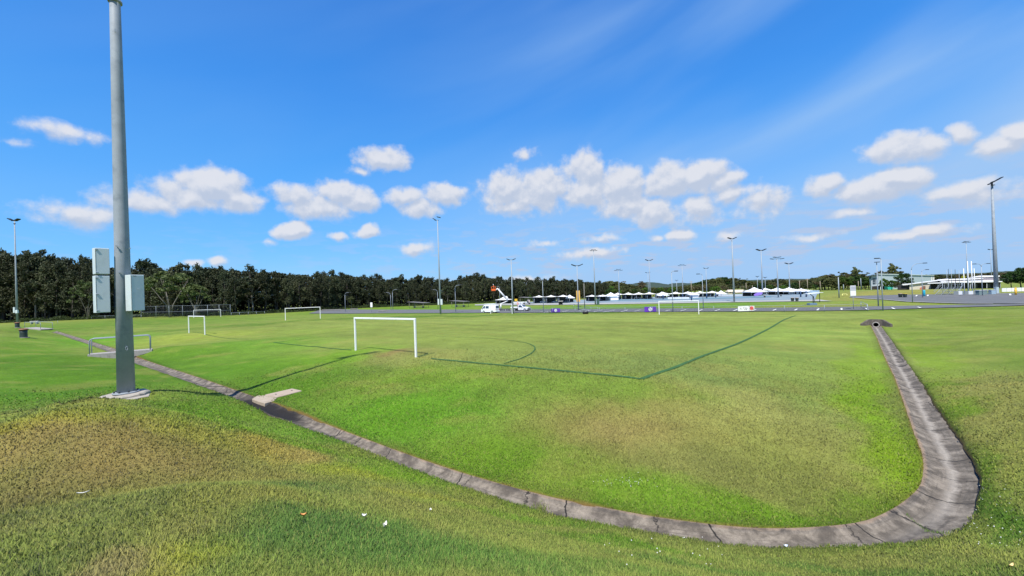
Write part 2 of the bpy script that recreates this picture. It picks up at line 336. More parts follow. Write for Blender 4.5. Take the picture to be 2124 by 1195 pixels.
# colour of the turf, laid out in plan: bearing, log distance, spread, colour
LU = (.066, .172, .004); YG = (.20, .30, .025); TAN = (.29, .26, .075); BRN = (.235, .178, .062)
PAT = [(150,780,170,40,LU,1.6),(350,755,120,20,LU,1.6),(500,770,120,25,LU,1.8),(620,800,120,30,LU,1.6),(850,860,200,40,(.09,.25,.008),1.5),(60,740,90,25,LU,1.3),(200,705,90,9,(.10,.26,.01),1.2),
 (130,810,150,14,(.060,.165,.006),1.6),(350,790,60,10,(.060,.165,.006),1.6),(0,820,100,20,(.060,.165,.006),1.2),
 (1000,950,150,40,(.12,.25,.012),1.4),(1150,1000,160,35,(.12,.25,.012),1.4),(1350,1050,160,25,(.12,.24,.015),1.5),(1600,1070,160,22,(.11,.23,.01),1.5),(1800,1050,90,30,(.12,.24,.008),1.4),(1840,950,60,60,(.16,.28,.006),1.6),(1800,840,45,50,(.15,.28,.008),1.3),(1790,740,30,30,(.17,.28,.02),1.2),
 (900,780,150,20,(.15,.26,.02),1.2),(1200,800,150,20,(.15,.25,.03),1.2),(1100,740,250,20,(.18,.235,.055),1.3),(1400,760,140,20,(.16,.23,.06),1.2),(1600,740,120,20,(.17,.25,.05),1.2),(1650,690,140,14,(.19,.27,.05),1.2),
 (1300,882,120,26,(.28,.215,.085),2.2),(1250,870,200,40,(.22,.24,.055),1.2),(1530,850,120,40,(.27,.28,.085),2.),(1560,900,130,40,(.23,.25,.06),1.6),(1600,980,140,35,(.19,.225,.05),1.3),(1450,950,160,30,(.20,.21,.06),1.5),(1400,820,90,12,(.13,.24,.02),1.),(1650,820,60,30,(.17,.24,.05),1.2),
 (818,733,24,3.5,(.21,.13,.06),2.5),(840,738,70,9,(.21,.21,.06),1.8),(950,738,60,8,(.22,.24,.06),1.2),(900,700,250,9,(.20,.26,.05),1.2),(600,690,120,9,(.18,.25,.04),1.2),(430,697,80,6,(.23,.29,.04),1.5),(560,720,100,12,(.11,.25,.015),1.3),(700,740,90,14,(.13,.26,.012),1.3),
 (100,868,170,9,(.23,.26,.04),2.),(60,892,150,10,(.33,.29,.045),2.2),(330,880,120,12,(.30,.29,.05),1.5),(250,855,150,9,(.17,.24,.025),1.5),(430,850,80,18,(.10,.22,.01),1.6),(60,930,120,22,BRN,2.0),(200,940,130,22,(.245,.178,.064),2.0),(330,955,110,22,(.25,.19,.07),1.8),(450,990,140,30,(.25,.24,.06),1.4),(250,990,200,20,(.22,.20,.06),1.4),(320,918,120,14,(.22,.20,.05),1.6),
 (540,930,50,24,(.32,.27,.055),2.2),(590,950,40,20,(.30,.24,.07),1.6),(450,960,70,14,(.19,.20,.05),1.4),(350,1010,150,24,(.24,.235,.055),1.8),(500,1030,110,26,(.22,.24,.05),1.6),
 (60,1000,110,30,(.18,.175,.055),1.4),(60,1070,110,40,(.13,.165,.04),1.8),(230,1060,110,30,(.13,.17,.04),1.6),(150,1150,100,26,(.11,.15,.035),1.6),(240,1185,110,22,(.22,.19,.08),2.),(400,1090,80,26,(.18,.19,.05),1.4),(400,1150,60,22,(.24,.27,.03),1.8),(330,1190,60,22,(.25,.25,.05),1.5),
 (640,1010,90,24,(.10,.18,.04),1.4),(620,1090,120,45,(.078,.165,.034),1.9),(800,1120,160,60,(.078,.17,.032),1.9),(1000,1160,160,50,(.082,.175,.03),1.8),(1250,1175,150,30,(.10,.18,.03),1.6),(1500,1185,160,18,(.10,.19,.03),1.6),(1750,1180,130,20,(.10,.18,.03),1.5),(2000,1180,110,30,(.09,.17,.025),1.6),
 (480,880,80,14,(.12,.25,.01),1.8),(650,930,80,14,(.13,.25,.015),1.8),(720,985,60,14,(.24,.28,.03),1.6),(860,1030,60,12,(.23,.28,.03),1.5),(850,990,90,12,(.13,.25,.012),1.6),(1050,1070,120,14,(.10,.23,.012),1.6),(1280,1125,120,14,(.09,.20,.012),1.6),
 (1990,700,70,20,(.15,.21,.035),1.4),(2080,740,70,24,(.12,.19,.025),1.5),(2060,850,50,60,(.22,.23,.06),1.8),(2110,920,40,50,(.20,.22,.045),1.6),(2080,1060,40,50,(.07,.165,.012),2.),(1990,850,22,60,(.12,.22,.012),1.8),(2040,960,18,40,(.11,.21,.012),1.6),(1920,720,25,40,(.15,.24,.02),1.4),
 (1950,655,120,8,(.13,.19,.02),1.3),(2080,670,80,12,(.14,.2,.025),1.3),(300,668,200,6,(.10,.19,.02),1.4),(120,680,90,5,(.09,.18,.015),1.2),(450,668,120,4,(.13,.21,.03),1.2),(1300,660,500,5,(.21,.27,.06),1.4),(1200,649.5,700,1.5,(.08,.16,.015),1.6),
 (1750,632,160,6,(.22,.24,.05),1.6),(1850,612,100,5,(.23,.22,.055),1.6),(1300,637,400,4,(.09,.21,.015),1.6),(850,640,150,4,(.10,.21,.015),1.5)]
pth = []
for u, v, ru, rv, c_, k in PAT:
    p = G(u, v); r_ = math.hypot(p.x, p.y); th = math.atan2(p.x, p.y)
    dep = abs(proj(Vector((p.x, p.y, EYE)))[1]-v)+1
    pth.append((th, math.log(r_), ru/FPX*math.cos(th)**2, max(rv/dep, .03), c_, k))
def turf(x, y):
    r_ = np.hypot(x, y)+.01; th = np.arctan2(x, y); lr = np.log(r_)
    wx = (fbm(th*9+50, lr*5+50, 3)-.5); wy = (fbm(th*9+90, lr*5+20, 5)-.5); wz = fbm(x/np.maximum(r_, 3)*30, lr*28, 12)-.5
    th2 = th+wx*.13+(fbm(x*.9, y*.9, 71)-.5)*.05; l2 = lr+wy*.17+wz*.05
    W = np.full(x.shape, .22); Cc = np.stack([W*.175, W*.225, W*.045], -1)
    for t0, l0, st, sl, c_, k in pth:
        e = ((th2-t0)/st)**2+((l2-l0)/sl)**2; g_ = k*np.exp(-e); W = W+g_; Cc = Cc+g_[..., None]*np.array(c_)
    Cc = Cc/W[..., None]
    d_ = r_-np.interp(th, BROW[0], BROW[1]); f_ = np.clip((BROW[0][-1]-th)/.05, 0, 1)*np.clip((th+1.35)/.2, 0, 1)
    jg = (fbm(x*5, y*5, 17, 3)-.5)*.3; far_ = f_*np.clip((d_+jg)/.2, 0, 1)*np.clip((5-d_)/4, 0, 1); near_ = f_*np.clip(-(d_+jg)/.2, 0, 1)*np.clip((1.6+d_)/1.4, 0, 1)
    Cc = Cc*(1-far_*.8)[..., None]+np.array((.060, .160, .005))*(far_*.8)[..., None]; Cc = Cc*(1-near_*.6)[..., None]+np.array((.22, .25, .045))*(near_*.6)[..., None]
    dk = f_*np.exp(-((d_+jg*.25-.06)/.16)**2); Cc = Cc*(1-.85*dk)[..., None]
    n1 = fbm(x*.8, y*.8, 21, 4)-.5+.8*(fbm(x*.22, y*.22, 23, 3)-.5); n2 = fbm(x*4, y*4, 31, 3)-.5
    Cc = Cc*(1+.36*n1+.28*n2)[..., None]; dn_ = np.clip((fbm(x*.5, y*.5, 55, 4)-.56)*5, 0, 1)[..., None]*.35; Cc = Cc*(1-dn_)+np.array((.27, .26, .07))*dn_
    # mown bands across the pitch
    s_ = .785*x-.62*y; q_ = .62*x+.785*y
    bd = np.tanh(2.5*np.sin(q_*2*math.pi/6.3+.4*np.sin(s_*.05)))*np.clip((q_-22)/20, 0, 1)*np.clip((95-q_)/10, 0, 1)*np.clip((8-s_)/5, 0, 1)
    Cc = Cc*(1+.055*bd)[..., None]
    dd, hw, sd, al = ddrain(x, y)
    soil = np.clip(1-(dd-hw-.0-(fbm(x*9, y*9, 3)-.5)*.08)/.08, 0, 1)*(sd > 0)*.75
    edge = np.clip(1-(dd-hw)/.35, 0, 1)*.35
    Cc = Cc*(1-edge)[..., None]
    fw = np.clip((r_-380)/200, 0, 1)[..., None]; Cc = Cc*(1-fw)+np.array((.04, .055, .028))*fw
    Cc = Cc*np.array((.97, .94, .85))
    return Cc*(1-soil)[..., None]+np.array((.17, .085, .035))*soil[..., None]

def sheet_grid(x, y):
    z = terr(x, y); z = z+(fbm(x*1.7, y*1.7, 40, 3)-.5)*.035*np.clip(np.hypot(x, y)/8, .3, 1)
    dd, hw, sd, al = ddrain(x, y)
    jag = (fbm(x*6, y*6, 61, 3)-.5)*.10
    z = np.where(dd < hw+.16, z-.34, z)
    return z
th = np.concatenate([np.linspace(-180, -66, 60)[:-1], np.linspace(-66, 66, 900), np.linspace(66, 180, 60)[1:]]); th = np.radians(th)
rr = np.concatenate([[0.02], np.geomspace(.6, 2.4, 12)[:-1], np.geomspace(2.4, 420, 560), np.geomspace(440, 9000, 30)])
TH, RR = np.meshgrid(th, rr); GX, GY = RR*np.sin(TH), RR*np.cos(TH)
GZ = sheet_grid(GX, GY)
nr, nt = GX.shape; idx = np.arange(nr*nt).reshape(nr, nt)
F_ = np.stack([idx[:-1, :-1], idx[1:, :-1], idx[1:, 1:], idx[:-1, 1:]], -1).reshape(-1, 4)[:, ::-1]
m_g = bpy.data.materials.new('turf'); m_g.use_nodes = True; b = NB(m_g.node_tree); pr = b.N['Principled BSDF']
at = b.n('ShaderNodeAttribute', attribute_name='Col'); tcg = b.n('ShaderNodeTexCoord').outputs['Object']
n1 = b.noise(tcg, 9, 5, .7); n2 = b.noise(tcg, 55, 3, .7); n3 = b.noise(b.vm('MULTIPLY', tcg, (.35, .35, .35)), 1., 6, .7)
f1 = b.m('MULTIPLY_ADD', n1.outputs[0], .9, .55); f2 = b.m('MULTIPLY_ADD', n2.outputs[0], 1.1, .45); ff = b.m('MULTIPLY', f1, f2); ff = b.m('MULTIPLY', ff, b.m('MULTIPLY_ADD', n3.outputs[0], .5, .75))
cg = b.vm('MULTIPLY', at.outputs['Color'], b.xyz(ff, ff, ff))
cg = b.mix(b.ss(n1.outputs[0], .52, .74, 0, .28), cg, (.30, .29, .09))
b.L.new(cg, pr.inputs['Base Color']); pr.inputs['Roughness'].default_value = .9; pr.inputs['Specular IOR Level'].default_value = .12
bn = b.n('ShaderNodeBump'); bn.inputs['Strength'].default_value = .55; bn.inputs['Distance'].default_value = .05; b.L.new(b.m('ADD', n1.outputs[0], n2.outputs[0]), bn.inputs['Height']); b.L.new(bn.outputs[0], pr.inputs['Normal'])
me = arrmesh('ground', np.stack([GX, GY, GZ], -1).reshape(-1, 3), F_, m_g, True)
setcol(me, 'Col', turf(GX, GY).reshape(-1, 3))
ground = bpy.data.objects.new('ground', me); col.objects.link(ground); tag(ground, 'mown sports field turf, green and patchy brown', None, None, 'structure')

# real blades over the near turf
def blades():
    n = 900000; r1, r2 = 2.3, 32.
    # number per radius ~ r^-0.6 dr
    q = rng.random(n); rad = (r1**.4+q*(r2**.4-r1**.4))**2.5; a = np.radians(rng.uniform(-60, 60, n))
    x, y = rad*np.sin(a), rad*np.cos(a)
    dd, hw, sd, al = ddrain(x, y); ok = rng.random(n) < np.clip((31-rad)/20, 0, 1); ok &= dd > hw+(fbm(x*6, y*6, 61, 3)-.5)*.12-.01+.05*(sd > 0)
    for (cx_, cy_, rr_) in EXC: ok &= np.hypot(x-cx_, y-cy_) > rr_
    x, y, rad = x[ok], y[ok], rad[ok]; n = len(x)
    z = terr(x, y)+(fbm(x*1.7, y*1.7, 40, 3)-.5)*.035*np.clip(np.hypot(x, y)/8, .3, 1)
    dd, hw, sd, al = ddrain(x, y); z = z+.022*np.clip((hw+.55-dd)/.3, 0, 1)
    lush = fbm(x*1.1, y*1.1, 77, 3)
    h = np.where(rad > 5, .030, .034)*(np.maximum(rad, 3)/5)**.10*rng.uniform(.5, 1.5, n)*(.6+.8*lush); wd = .0034*np.maximum(rad, 2.6)/3*rng.uniform(.7, 1.3, n)
    ph = rng.uniform(0, 2*math.pi, n); ln = rng.uniform(.2, 1.3, n)*h; pl = ph+rng.normal(0, .8, n)+math.pi/2
    b0 = np.stack([x-wd*np.cos(ph), y-wd*np.sin(ph), z-.01], 1); b1 = np.stack([x+wd*np.cos(ph), y+wd*np.sin(ph), z-.01], 1)
    t = np.stack([x+ln*np.cos(pl), y+ln*np.sin(pl), z+h], 1)
    V = np.stack([b0, b1, t], 1).reshape(-1, 3); Fc = np.arange(3*n).reshape(-1, 3)
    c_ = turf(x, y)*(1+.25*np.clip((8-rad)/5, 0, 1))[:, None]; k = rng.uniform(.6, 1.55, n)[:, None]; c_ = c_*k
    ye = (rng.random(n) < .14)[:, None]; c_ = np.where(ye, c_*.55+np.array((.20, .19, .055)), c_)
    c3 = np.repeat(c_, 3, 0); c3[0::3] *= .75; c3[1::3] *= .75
    m_ = bpy.data.materials.new('grass_blade'); m_.use_nodes = True; b = NB(m_.node_tree); pr = b.N['Principled BSDF']
    at = b.n('ShaderNodeAttribute', attribute_name='Col'); b.L.new(at.outputs['Color'], pr.inputs['Base Color']); pr.inputs['Roughness'].default_value = .55; pr.inputs['Specular IOR Level'].default_value = .25
    ge = b.n('ShaderNodeNewGeometry').outputs['Normal']; nn = b.vm('NORMALIZE', b.vm('ADD', b.vm('MULTIPLY', ge, (.55, .55, .55)), (0, 0, 1))); b.L.new(nn, pr.inputs['Normal'])
    tr = b.n('ShaderNodeBsdfTranslucent'); b.L.new(at.outputs['Color'], tr.inputs[0]); mx = b.n('ShaderNodeMixShader'); mx.inputs[0].default_value = .2
    b.L.new(pr.outputs[0], mx.inputs[1]); b.L.new(tr.outputs[0], mx.inputs[2]); b.L.new(mx.outputs[0], b.N['Material Output'].inputs[0])
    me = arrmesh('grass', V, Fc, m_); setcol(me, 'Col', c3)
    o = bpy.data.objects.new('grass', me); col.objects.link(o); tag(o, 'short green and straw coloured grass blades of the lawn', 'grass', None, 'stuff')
EXC = []
# ---------------------------------------------------------------- the concrete dish drain
def ribbon(name, C_, DNn, hw, zf, mat_, ts, arc=None):
    """swept strip: centre points C_ (n,2), normals, half widths, zf(t, i)->height offset above terrain at the centre"""
    n = len(C_); zc = terr(C_[:, 0], C_[:, 1]); V = []; 
    for t in ts:
        p = C_+DNn*(hw*t)[:, None]; V.append(np.column_stack([p, zc+zf(t)]))
    V = np.stack(V, 1); k = len(ts); idx = np.arange(n*k).reshape(n, k)
    Fc = np.stack([idx[:-1, :-1], idx[1:, :-1], idx[1:, 1:], idx[:-1, 1:]], -1).reshape(-1, 4)
    me = arrmesh(name, V.reshape(-1, 3), Fc, mat_, True)
    s = np.concatenate([[0], np.cumsum(np.linalg.norm(np.diff(C_, axis=0), axis=1))])
    uv = me.uv_layers.new(name='UVMap'); U = np.stack([np.tile(np.array(ts), (n, 1)), np.tile(s[:, None], (1, k))], -1).reshape(-1, 2)
    uv.data.foreach_set('uv', U[Fc.ravel()].astype(np.float32).ravel())
    if (np.cross(V[1, 0]-V[0, 0], V[0, 1]-V[0, 0]))[2] > 0: me.flip_normals()
    o = bpy.data.objects.new(name, me); col.objects.link(o); return o, s
_s = np.concatenate([[0], np.cumsum(np.linalg.norm(np.diff(DC[:, :2], axis=0), axis=1))]); TAIL0 = float(_s[int(np.argmin([abs(proj((p[0], p[1], EYE-p[2]))[0]-1700)+abs(proj((p[0], p[1], EYE-p[2]))[1]-1127) for p in DC]))])
m_d = bpy.data.materials.new('drain_concrete'); m_d.use_nodes = True; b = NB(m_d.node_tree); pr = b.N['Principled BSDF']
uvn = b.n('ShaderNodeUVMap'); sx = b.n('ShaderNodeSeparateXYZ'); b.L.new(uvn.outputs[0], sx.inputs[0]); T_, S_ = sx.outputs[0], sx.outputs[1]
oc = b.n('ShaderNodeTexCoord').outputs['Object']
at = b.n('ShaderNodeAttribute', attribute_name='Mud')
na = b.noise(oc, 2.2, 7, .68, .4); nb_ = b.noise(b.xyz(b.m('MULTIPLY', T_, 4), b.m('MULTIPLY', S_, .35), 0), 2.0, 5, .65, .3); nc = b.noise(oc, 45, 4, .7)
cc = b.mix(b.ss(na.outputs[0], .38, .66), (.098, .082, .064), (.245, .208, .162))
cc = b.mix(b.ss(nb_.outputs[0], .52, .68, 0, .55), cc, (.072, .062, .050))
ctr = b.m('SUBTRACT', 1, b.m('ABSOLUTE', b.m('MULTIPLY', b.m('ADD', T_, b.m('MULTIPLY', b.m('SUBTRACT', na.outputs[0], .5), .9)), 3.2)), clamp=True)
tail = b.ss(S_, TAIL0, TAIL0+5)       # the bend and the arm towards the culvert are bleached along the middle
cc = b.mix(b.m('MULTIPLY', b.m('MULTIPLY', ctr, tail), .75), cc, (.36, .32, .265))
flow = b.m('MULTIPLY', b.ss(b.m('ABSOLUTE', b.m('ADD', T_, .1)), .35, .0), b.ss(b.noise(b.xyz(T_, b.m('MULTIPLY', S_, .22), 3), 1.6, 3).outputs[0], .5, .62))
cc = b.mix(b.m('MULTIPLY', b.m('MULTIPLY', flow, .8), b.m('SUBTRACT', 1, tail)), cc, (.05, .045, .042))
edge = b.ss(b.m('ADD', T_, b.m('MULTIPLY', b.m('SUBTRACT', na.outputs[0], .5), .6)), .86, 1.02)
cc = b.mix(b.m('MULTIPLY', edge, .6), cc, (.38, .26, .16))
jw = b.m('ADD', S_, b.m('ADD', b.m('MULTIPLY', T_, .12), b.m('MULTIPLY', b.m('SUBTRACT', b.noise(oc, 5, 3).outputs[0], .5), .16)))
jm = b.m('ABSOLUTE', b.m('SUBTRACT', b.m('FRACT', b.m('DIVIDE', jw, 2.9)), .5)); joint = b.ss(jm, .5, .4925)
joint = b.m('SUBTRACT', 1, b.ss(b.m('SUBTRACT', .5, jm), .003, .010))
cc = b.mix(joint, cc, (.02, .018, .016))
nd = b.noise(oc, 9, 6, .72); ff = b.m('MULTIPLY', b.m('MULTIPLY_ADD', nc.outputs[0], .8, .6), b.m('MULTIPLY_ADD', nd.outputs[0], 1.0, .5)); cc = b.vm('MULTIPLY', cc, b.xyz(ff, ff, ff))
crk = b.n('ShaderNodeTexVoronoi', feature='DISTANCE_TO_EDGE'); b.L.new(b.vm('ADD', oc, b.vm('MULTIPLY', nd.outputs['Color'], (.35, .35, 0))), crk.inputs['Vector']); crk.inputs['Scale'].default_value = .28
cc = b.mix(b.m('SUBTRACT', 1, b.ss(crk.outputs[0], .002, .006)), cc, (.03, .026, .022))
cc = b.mix(at.outputs['Fac'], cc, (.018, .015, .013))
b.L.new(cc, pr.inputs['Base Color']); pr.inputs['Roughness'].default_value = .85; pr.inputs['Specular IOR Level'].default_value = .25
bn = b.n('ShaderNodeBump'); bn.inputs['Strength'].default_value = .5; bn.inputs['Distance'].default_value = .02
b.L.new(b.m('ADD', na.outputs[0], nc.outputs[0]), bn.inputs['Height']); b.L.new(bn.outputs[0], pr.inputs['Normal'])
ts = [-1.25, -1.0, -.7, -.35, 0, .35, .7, 1.0, 1.25]
nzd = (fbm(DC[:, 0]*.5, DC[:, 1]*.5, 9)-.5)*.03
far_ = np.clip((np.hypot(DC[:, 0], DC[:, 1])-22)/30, 0, 1)
drain, DS = ribbon('drain_channel', DC[:, :2], DN, DC[:, 3], lambda t: (-.13+.13*min(t*t, 1)-.25*max(0, abs(t)-1)/.25)+nzd*(1-t*t)+far_*.06, m_d, ts)
tag(drain, 'long cracked concrete dish drain curving round the corner of the field', 'drain', None, 'structure')
pj = np.array([proj((p[0], p[1], EYE-p[2])) for p in DC]); mud = np.exp(-((pj[:, 0]-560)/62)**4)*np.where(pj[:, 1] > 750, 1, 0)
mt = np.stack([np.clip(mud*1.3*(1.15-.55*abs(t)**2)+(fbm(DC[:, 0]*3+t*2, DC[:, 1]*3, 4)-.55)*mud, 0, 1) for t in ts], 1).ravel()
a_ = drain.data.color_attributes.new('Mud', 'FLOAT_COLOR', 'POINT'); c4 = np.repeat(mt[:, None], 4, 1).astype(np.float32); a_.data.foreach_set('color', c4.ravel())
j0 = int(np.argmin(np.abs(pj[:, 0]-1118)+np.abs(pj[:, 1]-1040)))
print('drain bend S', [round(float(DS[i]), 1) for i in (int(np.argmin(np.abs(pj[:, 0]-u_)+np.abs(pj[:, 1]-v_))) for u_, v_ in ((1560, 1120), (1830, 1117), (1980, 1028)))])

m_conc = mat('old_concrete', (.36, .33, .30), .9, nscale=5, namt=.22, bump=.4, dirt=(.16, .13, .11))
m_concl = mat('pale_concrete', (.36, .325, .27), .9, nscale=6, namt=.15, bump=.3, dirt=(.22, .185, .14))
m_concd = mat('stained_concrete', (.10, .085, .075), .95, nscale=4, namt=.5, bump=.6, dirt=(.26, .21, .17))
m_galv = mat('galvanised_steel', (.29, .33, .37), .55, .1, nscale=8, namt=.16, bump=.04)
m_galvp = mat('pole_steel', (.29, .32, .35), .6, .0, nscale=3, namt=.22, dirt=(.20, .23, .26), bump=.08, spec=.25)
m_dark = mat('dark_metal', (.025, .027, .03), .5, .3)
m_black = mat('black_rubber', (.015, .015, .016), .8)
m_hole = mat('dark_hole', (.004, .004, .004), 1., spec=0)
m_cream = mat('cabinet_paint', (.56, .62, .62), .45, nscale=2, namt=.04, dirt=(.48, .53, .53))
m_white = mat('white_paint', (.80, .80, .79), .5, nscale=6, namt=.05, dirt=(.66, .66, .62))
m_mark = mat('black_lettering', (.03, .03, .035), .7)

# turf edging closely along the drain on both sides
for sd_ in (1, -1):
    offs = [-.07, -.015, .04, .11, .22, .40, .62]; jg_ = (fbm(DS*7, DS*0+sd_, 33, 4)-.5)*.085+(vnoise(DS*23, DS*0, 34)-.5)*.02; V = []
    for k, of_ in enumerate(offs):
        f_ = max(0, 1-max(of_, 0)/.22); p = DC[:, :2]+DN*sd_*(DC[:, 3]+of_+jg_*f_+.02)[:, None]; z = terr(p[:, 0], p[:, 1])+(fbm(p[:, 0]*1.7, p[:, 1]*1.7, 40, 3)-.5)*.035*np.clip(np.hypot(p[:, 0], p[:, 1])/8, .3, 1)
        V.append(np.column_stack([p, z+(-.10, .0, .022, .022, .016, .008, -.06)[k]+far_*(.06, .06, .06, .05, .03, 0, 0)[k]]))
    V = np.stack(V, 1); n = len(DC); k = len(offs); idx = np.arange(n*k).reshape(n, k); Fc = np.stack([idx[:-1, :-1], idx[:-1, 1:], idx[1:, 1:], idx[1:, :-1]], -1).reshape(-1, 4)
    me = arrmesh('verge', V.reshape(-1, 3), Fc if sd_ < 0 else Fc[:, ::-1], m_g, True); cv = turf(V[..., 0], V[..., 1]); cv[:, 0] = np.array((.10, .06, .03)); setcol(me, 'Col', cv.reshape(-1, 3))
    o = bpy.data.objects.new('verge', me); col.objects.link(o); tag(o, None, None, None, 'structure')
# weed clump in the drain crack
mb = MB(); wp = Vector((DC[j0, 0]-.02, DC[j0, 1], tz(DC[j0, 0], DC[j0, 1])-.12))
m_weed = mat('weed_leaf', (.17, .20, .05), .7, nscale=20, namt=.4)
for i in range(420):
    a = random.uniform(0, 6.28); r_ = abs(random.gauss(0, .17)); p = wp+Vector((r_*math.cos(a)*.75, r_*math.sin(a)*1.1, 0)); p -= Vector((.05, .02, 0)); h = random.uniform(.03, .10); q = random.uniform(0, 6.28); d = Vector((math.cos(q), math.sin(q), 0)); l = random.uniform(0, .07)
    mb.add([p-d*.006, p+d*.006, p+Vector((d.y, -d.x, 0))*l+Vector((0, 0, h))], [(0, 1, 2)])
tag(mb.build('weed_clump', m_weed), 'straggly weed clump growing in a break of the concrete drain', 'weed')
# grass growing out of the open joint across the bend and along the middle crack
mb = MB(); m_tuft = mat('joint_grass', (.10, .17, .03), .7, nscale=15, namt=.4)
for (u0_, v0_), (u1_, v1_), cnt_ in (((1880, 1066), (1975, 1108), 260), ((1609, 1140), (1640, 1152), 60)):
    a0, a1 = G(u0_, v0_), G(u1_, v1_)
    for i in range(cnt_):
        f_ = random.random(); p = a0*(1-f_)+a1*f_+Vector((random.gauss(0, .015+.02*f_), random.gauss(0, .015+.02*f_), 0)); p.z = tz(p.x, p.y)-.13+.13*min(1, abs(f_-.45)*2.2)**2; q_ = random.uniform(0, 6.28); d = Vector((math.cos(q_), math.sin(q_), 0)); h = random.uniform(.015, .05)
        mb.add([p-d*.005, p+d*.005, p+Vector((d.y, -d.x, 0))*random.uniform(0, .03)+Vector((0, 0, h))], [(0, 1, 2)])
tag(mb.build('joint_grass', m_tuft), 'short grass growing out of an open joint in the drain', 'grass', None, 'stuff')
# litter and fallen leaves
def leaf(u, v, L_, W_, m_, name, label, cat, lift=.03, n=7, curl=.02):
    p = G(u, v)+Vector((0, 0, lift)); a = random.uniform(0, 3.14); vs = []; fs = []
    for i in range(n+1):
        t = i/n*2-1; w_ = W_*math.sqrt(max(0, 1-t*t)); x = t*L_
        for s_ in (-1, 0, 1): vs.append(p+Vector((x*math.cos(a)-s_*w_*math.sin(a), x*math.sin(a)+s_*w_*math.cos(a), curl*abs(s_)+curl*t*t)))
    for i in range(n):
        for k in (0, 1): fs.append((i*3+k, i*3+3+k, i*3+4+k, i*3+1+k))
    m2 = MB().add(vs, fs, True); return tag(m2.build(name, m_), label, cat)
m_or = mat('dead_leaf', (.62, .30, .09), .6, nscale=20); m_paper = mat('paper_scrap', (.8, .79, .74), .7); m_tan = mat('tan_leaf', (.62, .48, .22), .6)
leaf(630, 1076, .034, .016, m_or, 'fallen_leaf', 'orange brown fallen leaf on the dark green near lawn', 'leaf')
leaf(756, 1077, .030, .020, m_paper, 'paper_scrap', 'cream scrap on the grass between the orange leaf and the bright white scrap', 'litter')
leaf(799, 1100, .026, .020, m_paper, 'paper_scrap', 'bright white crumpled scrap lying nearest on the green grass', 'litter', curl=.035)
leaf(173, 1029, .07, .009, m_paper, 'stick', 'thin pale stick lying on the dry grass at far left', 'stick')
leaf(2098, 1180, .055, .016, m_tan, 'fallen_leaf', 'long tan fallen leaf on the grass in the bottom right corner', 'leaf')
leaf(893, 1064, .02, .018, m_paper, 'paper_scrap', 'tiny white scrap on the grass just below the near drain', 'litter')
leaf(1630, 1138, .035, .025, mat('foil', (.72, .78, .85), .3, .3), 'foil_wrapper', 'shiny pale wrapper lying in the concrete drain', 'litter', .03)
# clover flowers: uncountable specks
mb = MB()
for k in range(90):
    if k < 35: u, v = random.gauss(1300, 30), random.gauss(1000, 7)
    elif k < 55: u, v = random.uniform(1250, 1500), random.uniform(1120, 1180)
    else: u, v = random.uniform(2010, 2120), random.uniform(1010, 1140)
    if v > 1192: continue
    p = G(u, v)+Vector((0, 0, .05)); r_ = random.uniform(.004, .008); mb.box(p, (r_*1.6, r_*1.6, r_*1.2), random.uniform(0, 3))
tag(mb.build('clover_flowers', m_paper), 'scattered tiny white clover flowers in the lawn', 'flowers', None, 'stuff')

# drain cover slab and broken pipe surround beside the black mud
mf = mat('pinkish_slab', (.38, .30, .23), .9, nscale=4, namt=.18, bump=.4, dirt=(.27, .20, .14))
mb = MB()
q = [G(549, 820), G(573, 825.5), G(626, 811.5), G(606, 807)]
def slab(pts, th, m_, name, label, cat, up_=.03):
    n = len(pts); P_ = [p+Vector((0, 0, up_)) for p in pts]; vs = [p-Vector((0, 0, th)) for p in P_]+P_
    return tag(MB().add(vs, [tuple(reversed(range(n))), tuple(range(n, 2*n))]+[(i, (i+1) % n, n+(i+1) % n, n+i) for i in range(n)]).build(name, m_, bev=.015), label, cat)
o = slab(q, .12, mf, 'drain_cover', 'long pinkish concrete cover slab set in bright grass', 'slab')
for f_ in (.2, .8):
    p = (q[0]*(1-f_)+q[3]*f_)*.5+(q[1]*(1-f_)+q[2]*f_)*.5+Vector((0, 0, .052)); MB().cyl(p, p+Vector((0, 0, .006)), .035).build('lifting_hole', m_hole, o)
slab([G(523, 829), G(533, 822), G(552, 821), G(574, 827), G(568, 833), G(549, 838), G(536, 834)], .3, mat('rough_concrete', (.38, .31, .23), .95, nscale=3, namt=.4, bump=1., bscale=14, dirt=(.2, .15, .1)), 'pipe_surround', 'rough broken concrete pipe surround beside the black mud', 'concrete', .03)
EXC += [(p.x, p.y, .42) for p in (q[0]*.7+q[2]*.3, (q[0]+q[2])*.5, q[0]*.3+q[2]*.7)]+[(G(548, 830).x, G(548, 830).y, .42)]

